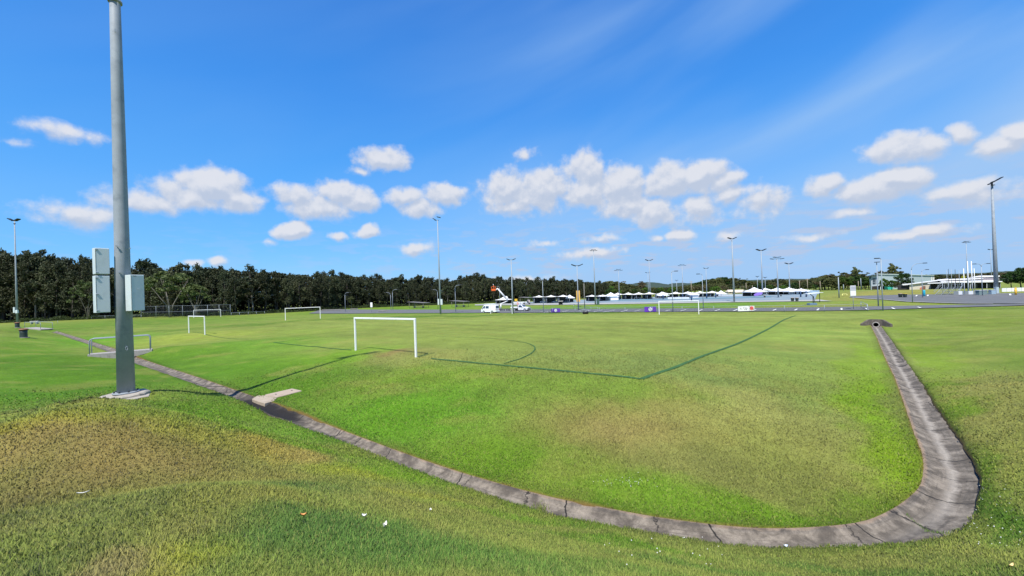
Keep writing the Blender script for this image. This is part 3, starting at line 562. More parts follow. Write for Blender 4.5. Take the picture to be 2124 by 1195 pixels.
# culvert headwall
def culvert():
    e = DC[-1]; T = Vector((DT[-1, 0], DT[-1, 1], 0)).normalized(); Nn = Vector((T.y, -T.x, 0))
    base = Vector((e[0], e[1], tz(e[0], e[1])-.12)); rz = math.atan2(T.y, T.x)-math.pi/2
    root = empty('culvert_headwall', base, rz, 'stained concrete culvert headwall with a round pipe opening at the end of the drain', 'culvert')
    W_, H_ = 1.25, .86
    # local: x across, y away from the drain
    def wall(pts, y0, y1): # outline in (x,z)
        n = len(pts); return [(x, y0, z) for x, z in pts]+[(x, y1, z) for x, z in pts]
    out = [(-.75, -.1), (.75, -.1), (.75, H_), (-.75, H_)]
    mb = MB(); n = 24; cz, cr_ = .30, .22; ring = [(cr_*math.cos(2*math.pi*i/n), cz+cr_*math.sin(2*math.pi*i/n)) for i in range(n)]
    def sq(a):
        c_, s_ = math.cos(a), math.sin(a); k = 1/max(abs(c_)/.5, abs(s_)/(H_-cz if s_ > 0 else cz+.1)); return (c_*k, cz+s_*k)
    outr = [sq(2*math.pi*i/n) for i in range(n)]
    vs = [(x, 0, z) for x, z in outr]+[(x, 0, z) for x, z in ring]+[(x, .18, z) for x, z in ring]
    mb.add(vs, [(i, (i+1) % n, n+(i+1) % n, n+i) for i in range(n)]+[(n+i, n+(i+1) % n, 2*n+(i+1) % n, 2*n+i) for i in range(n)])
    mb.box((0, .1, H_-.02), (1.0, .18, .06))
    mb.build('headwall', m_concd, root)
    for s_ in (-1, 1):
        a = Vector((s_*.5, 0, 0)); b_ = Vector((s_*1.12, -.5, 0)); vs = []
        for p, h in ((a, H_), (b_, .42)):
            for t in (0, .16*s_): vs += [(p.x+t, p.y, -.2), (p.x+t, p.y, h)]
        MB().add(vs, [(0, 1, 5, 4), (2, 6, 7, 3), (1, 3, 7, 5), (4, 5, 7, 6), (0, 2, 3, 1)]).build('wing_wall', m_concd, root)
    MB().add([(-.5, .01, -.02), (.5, .01, -.02), (1.15, -.55, -.02), (-1.15, -.55, -.02)], [(3, 2, 1, 0)]).build('apron', m_conc, root)
    mb = MB(); ro = .30
    vs = [(r_*math.cos(2*math.pi*i/n), y, cz+r_*math.sin(2*math.pi*i/n)) for r_, y in ((cr_, -.14), (ro, -.14), (ro, .02), (cr_, .5)) for i in range(n)]
    mb.add(vs, [(k*n+i, k*n+(i+1) % n, (k+1)*n+(i+1) % n, (k+1)*n+i) for k in range(2) for i in range(n)]+[(i, 3*n+i, 3*n+(i+1) % n, (i+1) % n) for i in range(n)], True); p_ = mb.build('pipe', m_conc, root)
    MB().add([(cr_*math.cos(2*math.pi*i/n), .45, cz+cr_*math.sin(2*math.pi*i/n)) for i in range(n)], [tuple(range(n))]).build('pipe_dark', m_hole, p_)
    for s_ in (-.9, .9): pass
    return root
culvert()

# footbridges over the drain
def footbridge(A_, B_, wid, hr, thick, label, slabh=.28, rails=2, m_=None):
    d = (B_-A_); L_ = math.hypot(d.x, d.y); mid = (A_+B_)/2; rz = math.atan2(d.y, d.x); m_ = m_ or m_conc
    root = empty('footbridge', mid, rz, label, 'footbridge'); dz = d.z/2
    n = 12; vs = []
    for i in range(n+1):
        t = i/n*2-1; x = t*L_/2; zt = .06+dz*t; zb = zt-slabh*(1-.75*t*t)-.05
        for y in (-wid/2, wid/2): vs += [(x, y, zb), (x, y, zt)]
    fs = [(0, 1, 3, 2)]+[(4*n+0, 4*n+2, 4*n+3, 4*n+1)]
    for i in range(n):
        k = 4*i; fs += [(k+1, k+5, k+7, k+3), (k, k+2, k+6, k+4), (k, k+4, k+5, k+1), (k+2, k+3, k+7, k+6)]
    MB().add(vs, fs).build('deck', m_, root)
    for s_ in ((-1, 1) if rails == 2 else (1,)):
        y = s_*(wid/2-.06); x1 = L_/2*.94; r_ = .22; pts = [(-x1, y, -dz*.94)]
        for k in range(7): a = math.pi-k*math.pi/12; pts.append((-x1+r_+r_*math.cos(a), y, hr-r_+r_*math.sin(a)-dz*.94))
        for k in range(7): a = math.pi/2-k*math.pi/12; pts.append((x1-r_+r_*math.cos(a), y, hr-r_+r_*math.sin(a)+dz*.94))
        pts.append((x1, y, dz*.94)); MB().tube(pts, .035, 8).build('handrail', m_galv, root)
    return root
A_, B_ = G(184, 738), G(316, 726.5); A_.z = EYE-4.12; B_.z = EYE-4.15
fb1 = footbridge(A_, B_, 1.15, hgt(A_, 703)*1.0, .1, 'concrete footbridge with two bent pipe handrails behind the big pole', .50)
A2_, B2_ = G(62, 681), G(98, 685); A2_.z += .1; B2_.z += .2
footbridge(A2_, B2_, 1.6, 1.2, .1, 'small distant footbridge slab over the drain near the bins', .45)
mb = MB(); p0 = G(62, 676); 

# ---------------------------------------------------------------- goals
def goal(uL, vL, uR, vR, vtL, label, wgoal=None):
    a, b_ = G(uL, vL), G(uR, vR); d = b_-a; W_ = math.hypot(d.x, d.y); rz = math.atan2(d.y, d.x); mid = (a+b_)/2; H_ = hgt(a, vtL)
    root = empty('football_goal', mid, rz, label, 'football goal', 'white football goals without nets'); z0 = d.z/2; t = max(.12, .06)
    for s_ in (-1, 1):
        MB().box((s_*W_/2, 0, (H_+s_*z0-.15)/2-.0+s_*z0*.5), (.12, .12, H_+.15-s_*z0*0), 0, .02).build('post', m_white, root)
    rot = Matrix.Rotation(-math.atan2(2*z0, W_), 3, 'Y')
    MB().box((0, 0, H_+.0), (W_+.12, .125, .125), 0, .02, rot).build('crossbar', m_white, root)
    print('goal', label[:30], 'W %.2f H %.2f Y %.1f' % (W_, H_, mid.y)); return root, a, b_
g1 = goal(738, 727, 863, 741, 660, 'nearest large white goal on the pitch in front of the brown goalmouth')
goal(392, 690.9, 425, 694.6, 656, 'narrow looking white goal left of the pitch, second nearest')
goal(402, 659.5, 458, 657.3, 643.5, 'farthest white goal at left in front of the high chain link fence')
goal(592.2, 664.5, 664.5, 660.8, 640, 'wide white goal standing in front of the dark forest')
goal(1018, 650.8, 1062.5, 651, 631, 'white goal standing in front of the white van')
goal(1367.5, 652.5, 1449.6, 652, 625.3, 'white goal at the far right end between two roadside banners')

# ---------------------------------------------------------------- painted dark green pitch lines and one painted goal post shadow, draped on the turf
m_line_shadow = mat('line_and_shadow_paint', (.045, .115, .04), .9, nscale=1.5, namt=.35, spec=.1)
def gline(pix, wd, name='pitch_line_and_shadow', closed=False):
    P_ = np.array([[*G(u, v)[:2]] for u, v in pix]); return gline_w(P_, wd, name)
def gline_w(P_, wd, name='pitch_line_and_shadow', m_=None, lift=.03, step=.5):
    seg = [P_[0]]
    for a, b_ in zip(P_[:-1], P_[1:]):
        n = max(1, int(np.linalg.norm(b_-a)/step))
        for k in range(1, n+1): seg.append(a+(b_-a)*k/n)
    C_ = np.array(seg); T = np.gradient(C_, axis=0); T /= np.linalg.norm(T, axis=1)[:, None]+1e-9; Nn = np.stack([-T[:, 1], T[:, 0]], 1)
    V = []
    for s_ in (-1, 1):
        p = C_+Nn*wd/2*s_; z = terr(p[:, 0], p[:, 1])+(fbm(p[:, 0]*1.7, p[:, 1]*1.7, 40, 3)-.5)*.035*np.clip(np.hypot(p[:, 0], p[:, 1])/8, .3, 1)+lift
        V.append(np.column_stack([p, z]))
    V = np.stack(V, 1); n = len(C_); idx = np.arange(2*n).reshape(n, 2); Fc = np.stack([idx[:-1, 0], idx[:-1, 1], idx[1:, 1], idx[1:, 0]], -1)
    me = arrmesh(name, V.reshape(-1, 3), Fc[:, ::-1], m_ or m_line_shadow, True); o = bpy.data.objects.new(name, me); col.objects.link(o); return tag(o, None, None, None, 'structure')
def gsolid(pix, wd): return gline(pix, wd)
gsolid([(895, 744.5), (1330, 787)], .24); gsolid([(1330, 787), (1650, 655)], .22)
gsolid([(568, 711), (600, 714.5), (660, 720), (728, 726.5)], .13); gsolid([(568, 711), (640, 702)], .10)
gsolid([(868, 741), (901, 732)], .07); gsolid([(400, 689), (430, 695), (515, 704)], .10)  # first strip: cast shadow of the nearest goal's right post, painted dark green
arc = [(905, 699), (960, 700), (1010, 702), (1055, 706), (1088, 711), (1105, 717), (1110, 724), (1100, 735), (1075, 746), (1045, 755)]
gsolid([tuple(p) for p in catmull([(*p, 0) for p in arc], 12)[:, :2]], .09)

# ---------------------------------------------------------------- floodlight poles
def cabinet(root, c, d, rz, hinges=0, text=None, mname=m_cream, detail=True):
    # local box on the pole; its door faces local -y after rotating by rz
    m3 = Matrix.Rotation(rz, 3, 'Z'); o = MB().box((0, 0, 0), d, 0, min(.012, d[0]*.03)).build('cabinet', mname, root); o.location = c; o.rotation_euler = (0, 0, rz)
    if detail:
        MB().box((0, -d[1]/2-.004, 0), (d[0]*.94, .012, d[2]*.97), 0, .004).build('door', mname, o)
        for k in range(hinges):
            z = d[2]*(-.44+.88*k/(hinges-1)); MB().box((-d[0]*.40, -d[1]/2-.02, z), (.075, .035, .03)).cyl((-d[0]*.45, -d[1]/2-.025, z-.03), (-d[0]*.45, -d[1]/2-.025, z+.03), .012, 8).build('hinge', m_galv, o)
        MB().box((-d[0]*.46, -d[1]/2-.008, 0), (.008, .012, d[2]*.96)).build('door_seam', m_dark, o)
    return o
def text(body, size, loc, rot, m_, parent, name='lettering', ext=.001):
    cu = bpy.data.curves.new(name, 'FONT'); cu.body = body; cu.size = size; cu.extrude = ext; cu.align_x = 'CENTER'; cu.align_y = 'CENTER'
    t_ = bpy.data.objects.new(name, cu); col.objects.link(t_); bpy.context.view_layer.update()
    me = bpy.data.meshes.new_from_object(t_.evaluated_get(bpy.context.evaluated_depsgraph_get())); bpy.data.objects.remove(t_)
    o = bpy.data.objects.new(name, me); col.objects.link(o); me.materials.clear(); me.materials.append(m_); o.parent = parent; o.location = loc; o.rotation_euler = rot; return o

def big_pole():
    bse = G(262, 823); Hp = 21.; pr_ = .245; d_ = math.hypot(bse.x, bse.y)
    bse.z = max(tz(bse.x+dx, bse.y+dy) for dx in (-.4, 0, .4) for dy in (-.4, 0, .4))+.12
    yaw = math.atan2(-bse.x, bse.y)           # local -y faces the camera
    root = empty('floodlight_pole', bse, yaw, 'huge grey steel floodlight pole in the left foreground with three pale cabinets', 'floodlight pole')
    MB().tube([(0, 0, -.05), (0, 0, 6), (0, 0, 12), (0, 0, Hp)], [.27, .225, .185, .12], 36).build('shaft', m_galvp, root)
    MB().cyl((0, 0, -.02), (0, 0, .035), .40, 28).build('base_plate', m_galvp, root)
    for k in range(8):
        a = k*math.pi/4+.2; c_ = (.345*math.cos(a), .345*math.sin(a)); MB().cyl((*c_, .03), (*c_, .085), .028, 6).build('bolt', m_dark, root)
    zt_ = hgt(bse, 4); MB().cyl((0, 0, zt_-.04), (0, 0, zt_+.05), .215, 28).build('joint_ring', m_galvp, root); MB().box((-.02, -.24, hgt(bse, 70)), (.03, .05, .12)).build('cleat', m_galv, root)
    k_ = d_/FPX*.92
    # left cabinets stand off to the left, right one to the right of the shaft
    def zof(v): return hgt(bse, v)
    z1, z2, z3 = zof(517), zof(570), zof(646)
    xa = lambda u, v: (u-(262-(823-v)*.0305))*d_/FPX/math.sqrt(1+.94**2)*1.0
    wL = .43; dz = .26
    def cab_at(uc, va, vb, wd, dp, rz, hg, fwd_):
        za, zb = zof(va), zof(vb); x = (uc-(262-(823-(va+vb)/2)*.0305))*d_*.72/FPX
        return cabinet(root, (x, -fwd_, (za+zb)/2), (wd, dp, za-zb-.02), rz, hg)
    c1 = cab_at(222, 517, 570, .40, .30, R(16), 2, .12)
    c2 = cab_at(223.5, 572, 647, .40, .30, R(16), 3, .12)
    c3 = cab_at(273, 571, 646, .44, .34, R(27), 0, .38)
    MB().box((0.02, -.19, .15), (.07, .006, .022)).build('nameplate', m_white, c3)
    text('TK3', .062, (-.09, -.19, (zof(571)-zof(646))/2-.07), (math.pi/2, 0, 0), m_mark, c3)
    for z, a in ((zof(512), -.15), (zof(566), -.1), (zof(516), .22)):
        MB().cyl((a, -.2, z), (a, -.30, z), .018, 8).box((a, -.28, z), (.06, .05, .03)).build('bracket', m_galv, root)
    zc = zof(722); pts = [(.05+.028*math.cos(t*math.pi/6), -.27, zc+.075*math.sin(t*math.pi/6)) for t in range(12)]; MB().tube(pts+[pts[0]], .009, 6).build('cleat', m_galv, root)
    zc = zof(648); MB().tube([(-.24, -.05, zof(600)), (-.25, -.06, zc), (-.235, -.04, zof(660))], .02, 8).build('conduit', m_dark, root)
    for s_ in (-1, 1):
        MB().box((s_*.8, 0, Hp), (1.6, .12, .12)).build('crossarm', m_dark, root)
        for q_ in (.5, 1.2): MB().box((s_*q_, -.3, Hp+.2), (.55, .5, .18), 0, .02).build('floodlight', m_dark, root)
    return root, bse
pole1, pb = big_pole()
# its concrete footing, partly lifted out of the slope
mb = MB(); n = 26; rad = [random.uniform(.92, 1.06) for _ in range(n)]
for (r_, z0, z1, off) in ((.70, -.45, .0, (0, 0)),):
    vs = []
    for zz, kk in ((z0, 1.03), (z1-.04, 1.0), (z1, .93)):
        vs += [(off[0]+r_*kk*rad[i]*math.cos(2*math.pi*i/n), off[1]+r_*kk*rad[i]*math.sin(2*math.pi*i/n), zz+.02*math.sin(i*1.3)) for i in range(n)]
    mb.add(vs, [(k*n+i, k*n+(i+1) % n, (k+1)*n+(i+1) % n, (k+1)*n+i) for k in range(2) for i in range(n)]+[tuple(range(2*n, 3*n))])
ft = mb.build('concrete_footing', m_concl, None, pb-Vector((0, 0, .03))); tag(ft, 'round cracked concrete footing under the big floodlight pole', 'footing')
c_ = math.cos(.4); mb = MB().prism([(.25, -.5), (.75, -.72), (1.05, -.2), (.7, .25), (.3, .1)], -.40, -.10); sk = mb.build('footing_slab', m_concl, ft, bev=.02)
EXC.append((pb.x, pb.y, .76)); EXC.append((pb.x+.65, pb.y-.25, .42))

def flood(name, base, H_, label, heads, head_w=1.2, r0_=.16, r1_=.07, cab=None, yaw=0., m_=None, group=None, hm=None, cat='floodlight pole'):
    """heads: list of (dx, dz, tilt) lamp panels on a cross arm"""
    root = empty(name, base, yaw, label, cat, group); m_ = m_ or m_galv
    MB().tube([(0, 0, -.3), (0, 0, H_*.5), (0, 0, H_)], [r0_, (r0_+r1_)/2, r1_], 12).build('shaft', m_, root)
    if heads:
        xs = [h[0] for h in heads]; MB().tube([(min(xs), 0, H_), (max(xs), 0, H_)], .06*head_w, 6).build('crossarm', m_dark, root)
        for dx, dz, tl in heads:
            rot = Matrix.Rotation(tl, 3, 'Y'); MB().box((dx, -.1, H_+dz), (head_w, head_w*.7, .16*head_w), 0, .03, rot).build('floodlight', m_dark, root)
    if cab:
        for (dx, z, w_, h_) in cab: MB().box((dx, -.18, z), (w_, .25, h_), 0, .01).build('cabinet', m_cream, root)
    return root
# ---------------------------------------------------------------- roads, car park, courts: sheets draped on the terrain
m_asph = mat('asphalt', (.12, .122, .122), .9, nscale=.6, namt=.22, bump=.2, dirt=(.16, .16, .165))
m_court = mat('court_blue', (.20, .255, .285), .8, nscale=.12, namt=.18, dirt=(.26, .30, .32))
m_court2 = mat('court_teal', (.13, .23, .28), .8, nscale=.1, namt=.2, dirt=(.19, .28, .33))
m_apron = mat('apron_concrete', (.34, .335, .31), .9, nscale=.5, namt=.12)
def drape(name, near, far, m_, lift, nu=60, nv=8, label=None):
    def res(pl, n):
        pl = [np.array(G(u, v)[:2]) for u, v in pl]; d = np.concatenate([[0], np.cumsum([np.linalg.norm(b_-a) for a, b_ in zip(pl[:-1], pl[1:])])])
        us = np.linspace(0, 1, n); pu = d/d[-1]; A_ = np.array(pl); return np.stack([np.interp(us, pu, A_[:, 0]), np.interp(us, pu, A_[:, 1])], 1)
    a, b_ = res(near, nu), res(far, nu); t = np.linspace(0, 1, nv)[:, None, None]; g_ = a[None]*(1-t)+b_[None]*t
    z = terr(g_[..., 0], g_[..., 1])+lift; V = np.concatenate([g_, z[..., None]], -1).reshape(-1, 3)
    idx = np.arange(nu*nv).reshape(nv, nu); Fc = np.stack([idx[:-1, :-1], idx[:-1, 1:], idx[1:, 1:], idx[1:, :-1]], -1).reshape(-1, 4)
    o = bpy.data.objects.new(name, arrmesh(name, V, Fc, m_, True)); col.objects.link(o); return tag(o, label, None, None, 'structure')
drape('road', [(700,651),(850,650.3),(1000,649.6),(1150,648.8),(1300,648),(1500,647),(1700,645.5),(1800,644),(1900,641),(2000,638),(2124,634.5),(2300,630)],
      [(715,642.5),(850,642.8),(1000,643),(1150,642),(1300,640.8),(1500,640),(1700,638),(1800,636.8),(1900,635),(2000,633.2),(2124,631.4),(2300,628)], m_asph, .10, 160, 10)
drape('car_park', [(1762,616.8),(1830,621.5),(1880,626),(1940,628.5),(2000,630.5),(2124,631),(2300,627)], [(1765,614.8),(1810,613.6),(1880,612),(1960,611.3),(2060,609.2),(2124,608.6),(2300,605)], m_asph, .10, 80, 14)
drape('entry_road', [(640,651),(700,651),(716,650.5)], [(672,641),(700,641.5),(722,642.4)], m_asph, .12, 14, 8)
drape('court_apron', [(985,634),(1100,633.4),(1200,632.4),(1300,631),(1400,629.7),(1500,628),(1600,626.5),(1690,625.5),(1726,625.5)], [(985,632),(1100,630.2),(1200,629),(1300,628),(1400,627),(1500,625.5),(1600,623.5),(1690,622.5),(1700,622)], m_apron, .12, 80, 4)
drape('netball_court', [(990,632),(1100,630.3),(1200,629.2),(1300,628.2),(1400,627.2),(1500,625.7),(1600,623.8),(1690,622.6)], [(1040,629),(1180,623.6),(1250,620.6),(1330,617.8),(1400,614.8),(1500,612),(1600,608.2),(1700,605.5)], m_court, .14, 80, 12)
drape('netball_court', [(1240,625.5),(1400,622.5),(1500,620.5),(1600,617.5)], [(1240,623.8),(1400,620),(1500,618),(1600,615)], m_court2, .20, 50, 5)
m_wline = mat('white_road_paint', (.72, .72, .70), .8, nscale=3, namt=.1)
for a, b_ in (((1137,646.5),(1119,649)),((1150,647.5),(1128,649.8)),((1179,645.5),(1166,648.3)),((1225.5,644.5),(1209,648.5)),((1250,644.5),(1232,648)),((1276,644.5),(1252,648.5)),((1302,644.4),(1288,648)),((1329,644.4),(1316,647)),((1391,644.4),(1378,647.2)),
    ((1423,643.6),(1412,646.6)),((1457,643.6),(1450,646.6)),((1493,643.2),(1483,646.6)),((1530,643.2),(1521,646.6)),((1568.5,643.2),(1561,646)),((1610,642.8),(1603,646)),((1654,642.3),(1648,645.6)),((1698.5,641.8),(1695,645.4)),((1745.5,641),(1745.7,644.7)),((1795.5,641),(1800,644.2)),((1850,640),(1855.5,642.8)),((1903,638.5),(1910,640.5)),
    ((1902,613.5),(1900,616)),((1925,613),(1924,615.5)),((2095,611),(2096,614))):
    gline_w(np.array([G(*b_)[:2], G(*a)[:2]]), .22 if a[0] < 1500 else .26, 'bay_marking', m_wline, .16, 1.)
drape('kerb', [(1762,617.4),(1830,622.3),(1880,626.9),(1940,629.3),(2000,631.2),(2060,631.6)], [(1762,616.8),(1830,621.6),(1880,626.1),(1940,628.6),(2000,630.6),(2060,631)], m_apron, .15, 60, 2)

def Wp(u, v, Y):
    d = ray(u, v); k = Y/d.y; return Vector((d.x*k, Y, EYE+d.z*k))
# ---------------------------------------------------------------- fences
m_link = bpy.data.materials.new('chain_link'); m_link.use_nodes = True; b = NB(m_link.node_tree); pr = b.N['Principled BSDF']; pr.inputs['Base Color'].default_value = (.07, .075, .08, 1); pr.inputs['Metallic'].default_value = .5; pr.inputs['Roughness'].default_value = .5
oc = b.n('ShaderNodeTexCoord').outputs['UV']; sxx = b.n('ShaderNodeSeparateXYZ'); b.L.new(oc, sxx.inputs[0])
def dg(s_): 
    a = b.m('FRACT', b.m('MULTIPLY', b.m('MULTIPLY_ADD', sxx.outputs[1], s_, sxx.outputs[0]), 9.)); return b.m('LESS_THAN', a, .07)
al = b.m('MAXIMUM', dg(1.), dg(-1.)); b.L.new(al, pr.inputs['Alpha'])
def fence(pix, H_, label, post_px=None, rails=(1.,), bars=None, pr_=.035, cat='fence', link=True, every=None, name='chain_link_fence', Ys=None):
    P_ = [G(u, v) if Ys is None else G(u, v, Y=y) for (u, v), y in zip(pix, Ys or [None]*len(pix))]
    if every:
        Q = [P_[0]]
        for a, b2 in zip(P_[:-1], P_[1:]):
            n = max(1, round((b2-a).length/every)); Q += [a+(b2-a)*k/n for k in range(1, n+1)]
        P_ = [Vector((p.x, p.y, tz(p.x, p.y))) for p in Q]
    root = empty(name, P_[0], 0, label, cat); o = P_[0]
    for p in P_: MB().cyl(p-o-Vector((0, 0, .1)), p-o+Vector((0, 0, H_)), pr_, 8).build('post', m_galv, root)
    for r_ in rails: MB().tube([p-o+Vector((0, 0, H_*r_)) for p in P_], pr_*.7, 6).build('rail', m_galv, root)
    if link:
        vs = []; s = 0; uvs = []
        for i, p in enumerate(P_):
            if i: s += (p-P_[i-1]).length
            vs += [p-o+Vector((0, 0, .05)), p-o+Vector((0, 0, H_*.98))]; uvs += [(s, 0), (s, H_)]
        me = bpy.data.meshes.new('mesh_panel'); me.from_pydata(vs, [], [(2*i, 2*i+2, 2*i+3, 2*i+1) for i in range(len(P_)-1)]); uv = me.uv_layers.new(name='UVMap')
        for l in me.loops: uv.data[l.index].uv = uvs[l.vertex_index]
        me.materials.append(m_link); q = bpy.data.objects.new('mesh_panel', me); col.objects.link(q); q.parent = root
    return root
fence([(293,660.5),(324,660),(351,659.5),(379,659),(405,658.5),(431,658),(455,657.3),(478,656.2)], 3.95, 'high chain link ball fence along the forest behind the far left goal', rails=(1., .52), pr_=.04)
fence([(190,662.5),(218,662),(250,661.5),(293,660.5)], 1.15, 'low rail fence left of the high chain link fence', pr_=.045)
fence([(480,655.5),(497,655),(515,654),(532,653),(549,652)], 1.1, 'low rail fence between the high chain link fence and the wide goal', pr_=.045)
fence([(1060,650),(1800,645.8)], 1.15, 'low chain link fence running along the road behind the field', rails=(1.,), pr_=.035, every=5.5)
fence([(1786,636.5),(1799,643.5)], 1.0, 'short sloping pipe rail beside the road at the bent fence end', pr_=.05, link=False, cat='railing', name='pipe_rail')
fence([(1190,640),(1226,648),(1240,648)], 1.2, 'low grey gate fence by the dark block at the road edge', pr_=.04, rails=(1., .5), link=False)
# low log rails near the forest and a kerb rail
m_log = mat('grey_timber', (.22, .21, .19), .9, nscale=4, namt=.2)
def lograil(u0, v0, u1, v1, label, n=4):
    a, b2 = G(u0, v0), G(u1, v1); root = empty('log_rail', a, 0, label, 'barrier'); d = b2-a
    MB().tube([Vector((0, 0, .5)), d+Vector((0, 0, .5))], .14, 8).build('rail', m_log, root)
    for k in range(n): p = d*(k/(n-1)); MB().cyl(p-Vector((0, 0, .2)), p+Vector((0, 0, .55)), .12, 8).build('post', m_log, root)
lograil(668, 645.3, 708, 645, 'low timber rail on the grass left of the first street lamp', 5)
lograil(727, 643.5, 742, 643.2, 'short timber rail right of the first street lamp', 3)
lograil(785, 648, 803, 647.6, 'short pale rail just right of the white parking sign', 3)

# ---------------------------------------------------------------- poles
pL = G(36, 678); pl_root = flood('floodlight_pole', pL, hgt(pL, 458), 'tall floodlight pole at the far left edge with two winged lamps and pale boxes', [(-.72, .28, R(28)), (.72, .16, R(-24))], 1.05, .2, .085, m_=m_galvp)
MB().cyl((0, 0, hgt(pL, 464)-.06), (0, 0, hgt(pL, 464)+.06), .2, 10).build('collar', m_dark, pl_root)
cabinet(pl_root, (-.38, -.12, hgt(pL, 643)), (.36, .3, 1.25), 0, 0, detail=False); cabinet(pl_root, (.30, -.25, hgt(pL, 646.5)), (.5, .3, .72), 0, 0, detail=False)
p = G(914, 652); po = flood('floodlight_pole', p, hgt(p, 457), 'tallest floodlight pole in the middle left of the field, boxes at its foot', [(-.75, .25, R(32)), (.35, .75, R(14))], .95, .24, .1, m_=m_galv)
cabinet(po, (-.42, -.1, hgt(p, 626)), (.38, .3, 1.5), 0, 0, detail=False); cabinet(po, (.36, -.2, hgt(p, 626.5)), (.5, .3, 1.45), 0, 0, detail=False)
GRP = 'court floodlight poles'
QH = lambda s_: [(-1.1*s_, .0, R(8)), (-.45*s_, .35*s_, R(8)), (.45*s_, .35*s_, R(-8)), (1.1*s_, .0, R(-8))]
VH = lambda s_: [(-.6*s_, .1, R(22)), (.6*s_, .1, R(-22))]
FLD = [(1064,650.5,539,VH(1.2),.85,.2,'slim floodlight pole between the white van and the white utility truck'),
 (1200,644,551,VH(1.5),1.2,.17,'floodlight pole with an orange padded foot beside the courts'),
 (1235,632,520,QH(.8),.8,.24,'tall four lamp floodlight pole rising beside a green equipment box'),
 (1285,623,561,QH(1.2),.9,.17,'four lamp floodlight pole just right of the white peaked tent'),
 (1349,619,540,VH(1.7),1.4,.22,'broad headed floodlight pole left of the right hand field goal'),
 (1345.5,618,566,VH(1.2),.9,.15,'short floodlight pole close behind the broad headed one'),
 (1404.5,616,582,VH(.6),.7,.16,'very short distant light pole with a small head by the goal corner'),
 (1417,617,551,QH(1.2),.8,.2,'four lamp floodlight pole standing above the goal crossbar'),
 (1466.5,619,557,VH(1.0),.8,.17,'small floodlight pole right of the goal with blue padding at its base'),
 (1523,627,495,VH(1.2),1.1,.26,'tallest floodlight pole in the middle of the courts'),
 (1582,613,519,VH(1.8),1.5,.26,'floodlight pole rising behind the large peaked marquee'),
 (1614.5,618,537,QH(1.5),1.0,.22,'four lamp floodlight pole right of the large peaked marquee'),
 (1638.5,610,547,VH(1.5),1.2,.2,'floodlight pole above the last two small marquees'),
 (1572,609,574,VH(.6),.8,.14,'short lamp pole with one dark head left of the marquee floodlight pole'),
 (1588,609,576,VH(.6),.8,.14,'short lamp pole with one dark head right of the marquee floodlight pole'),
 (1822,636,545,[(0,.1,0)],.7,.11,'thin security light post left of the tall street lamp near the culvert'),
 (2008,603,503,QH(.7),.6,.12,'thin four lamp pole behind the white football posts at right'),
 (2057.5,592,518,VH(1.2),.8,.16,'slim floodlight pole just left of the giant pole at right')]
for u, v, vt, hd, hw_, r_, lb in FLD:
    p = G(u, v, 260); flood('floodlight_pole', p, hgt(p, vt), lb, hd, hw_, r_, r_*.5, group=GRP)
p = G(2067, 609); Hh = hgt(p, 384); pr4 = flood('floodlight_pole', p, Hh, 'giant thick floodlight pole at the right edge of the car park', None, 1, .42, .2, m_=m_galvp)
a4 = MB().tube([(-.9, 0, Hh+.2), (0, 0, Hh+.5), (1.9, 0, Hh+1.4)], .1, 8).tube([(0, 0, Hh-.2), (0, 0, Hh+.5)], .17, 8).build('crossarm', m_dark, pr4)
for k, (x, z) in enumerate(((-.8, .1), (-.1, .55), (.6, .8), (1.3, 1.15), (1.9, 1.45))): MB().box((x, -.25, Hh+z+.12), (.62, .5, .16), 0, .02, Matrix.Rotation(R(-24), 3, 'Y')).build('floodlight', m_dark, pr4)
MB().box((-.2, -.4, Hh-.1), (.5, .4, .14)).build('floodlight', m_dark, pr4)
MB().box((-.42, -.38, .75), (.6, .5, 1.5)).build('cabinet', mat('cabinet_grey', (.38, .46, .50), .5), pr4)

def street(u, v, vt, arm, label, double=None, Y=None, rr_=None, r_=.085):
    p = G(u, v, 260, Y=Y) if Y else G(u, v, 260); H_ = hgt(p, vt); k = p.y/FPX; L_ = abs(arm)*k; s_ = 1 if arm > 0 else -1
    root = empty('street_lamp', p, 0, label, 'street lamp', 'curved arm street lamps'); rc = rr_ or min(L_*.55, 1.3)
    MB().tube([(0, 0, -.2), (0, 0, H_*.5), (0, 0, H_-rc)], [r_, r_*.85, r_*.7], 10).build('shaft', m_galv, root)
    for sg, LL in ((s_, L_),)+(((-s_, double*k),) if double else ()):
        pts = [(0, 0, H_-rc)]+[(sg*rc*(1-math.cos(t)), 0, H_-rc+rc*math.sin(t)*.93) for t in (R(20), R(40), R(60), R(80))]+[(sg*LL, 0, H_)]
        MB().tube(pts, r_*.55, 8).build('arm', m_galv, root)
        MB().box((sg*(LL+.25), 0, H_-.02), (.75, .3, .14), 0, .04).build('lamp_head', m_dark, root)
for a in ((716.5,647,607,9,'street lamp left of the white parking sign, arm to the right'),(811,643,606.5,-10,'left lamp of the close pair of street lamps before the forest, arm to the left'),(815,643,600.5,11,'right lamp of the close pair of street lamps before the forest, arm to the right'),
  (908.5,641,600.5,-10,'street lamp just left of the tallest middle left pole, arm to the left'),(945.5,648,591.5,11,'street lamp between the tallest middle left pole and the van'),(1037.5,638,594,-6,'street lamp behind the cherry picker boom'),
  (1127.5,648,582,2.5,'street lamp seen end on beside the left purple banner'),(1396,647,562.5,7,'street lamp behind the crossbar of the right field goal'),(1459,641,568,-6,'street lamp right of the right field goal, arm to the left'),
  (1831.5,644.5,535.5,-5,'tallest street lamp near the culvert, its arm toward the left'),(1893,628,546.5,26,'street lamp with a long arm in front of the grey hall'),(1914,618,559.5,9,'smaller street lamp beside the turquoise pillar'),):
    street(*a)
street(2038, 614, 547, 12, 'double armed street lamp in the car park beside white football posts', double=12)
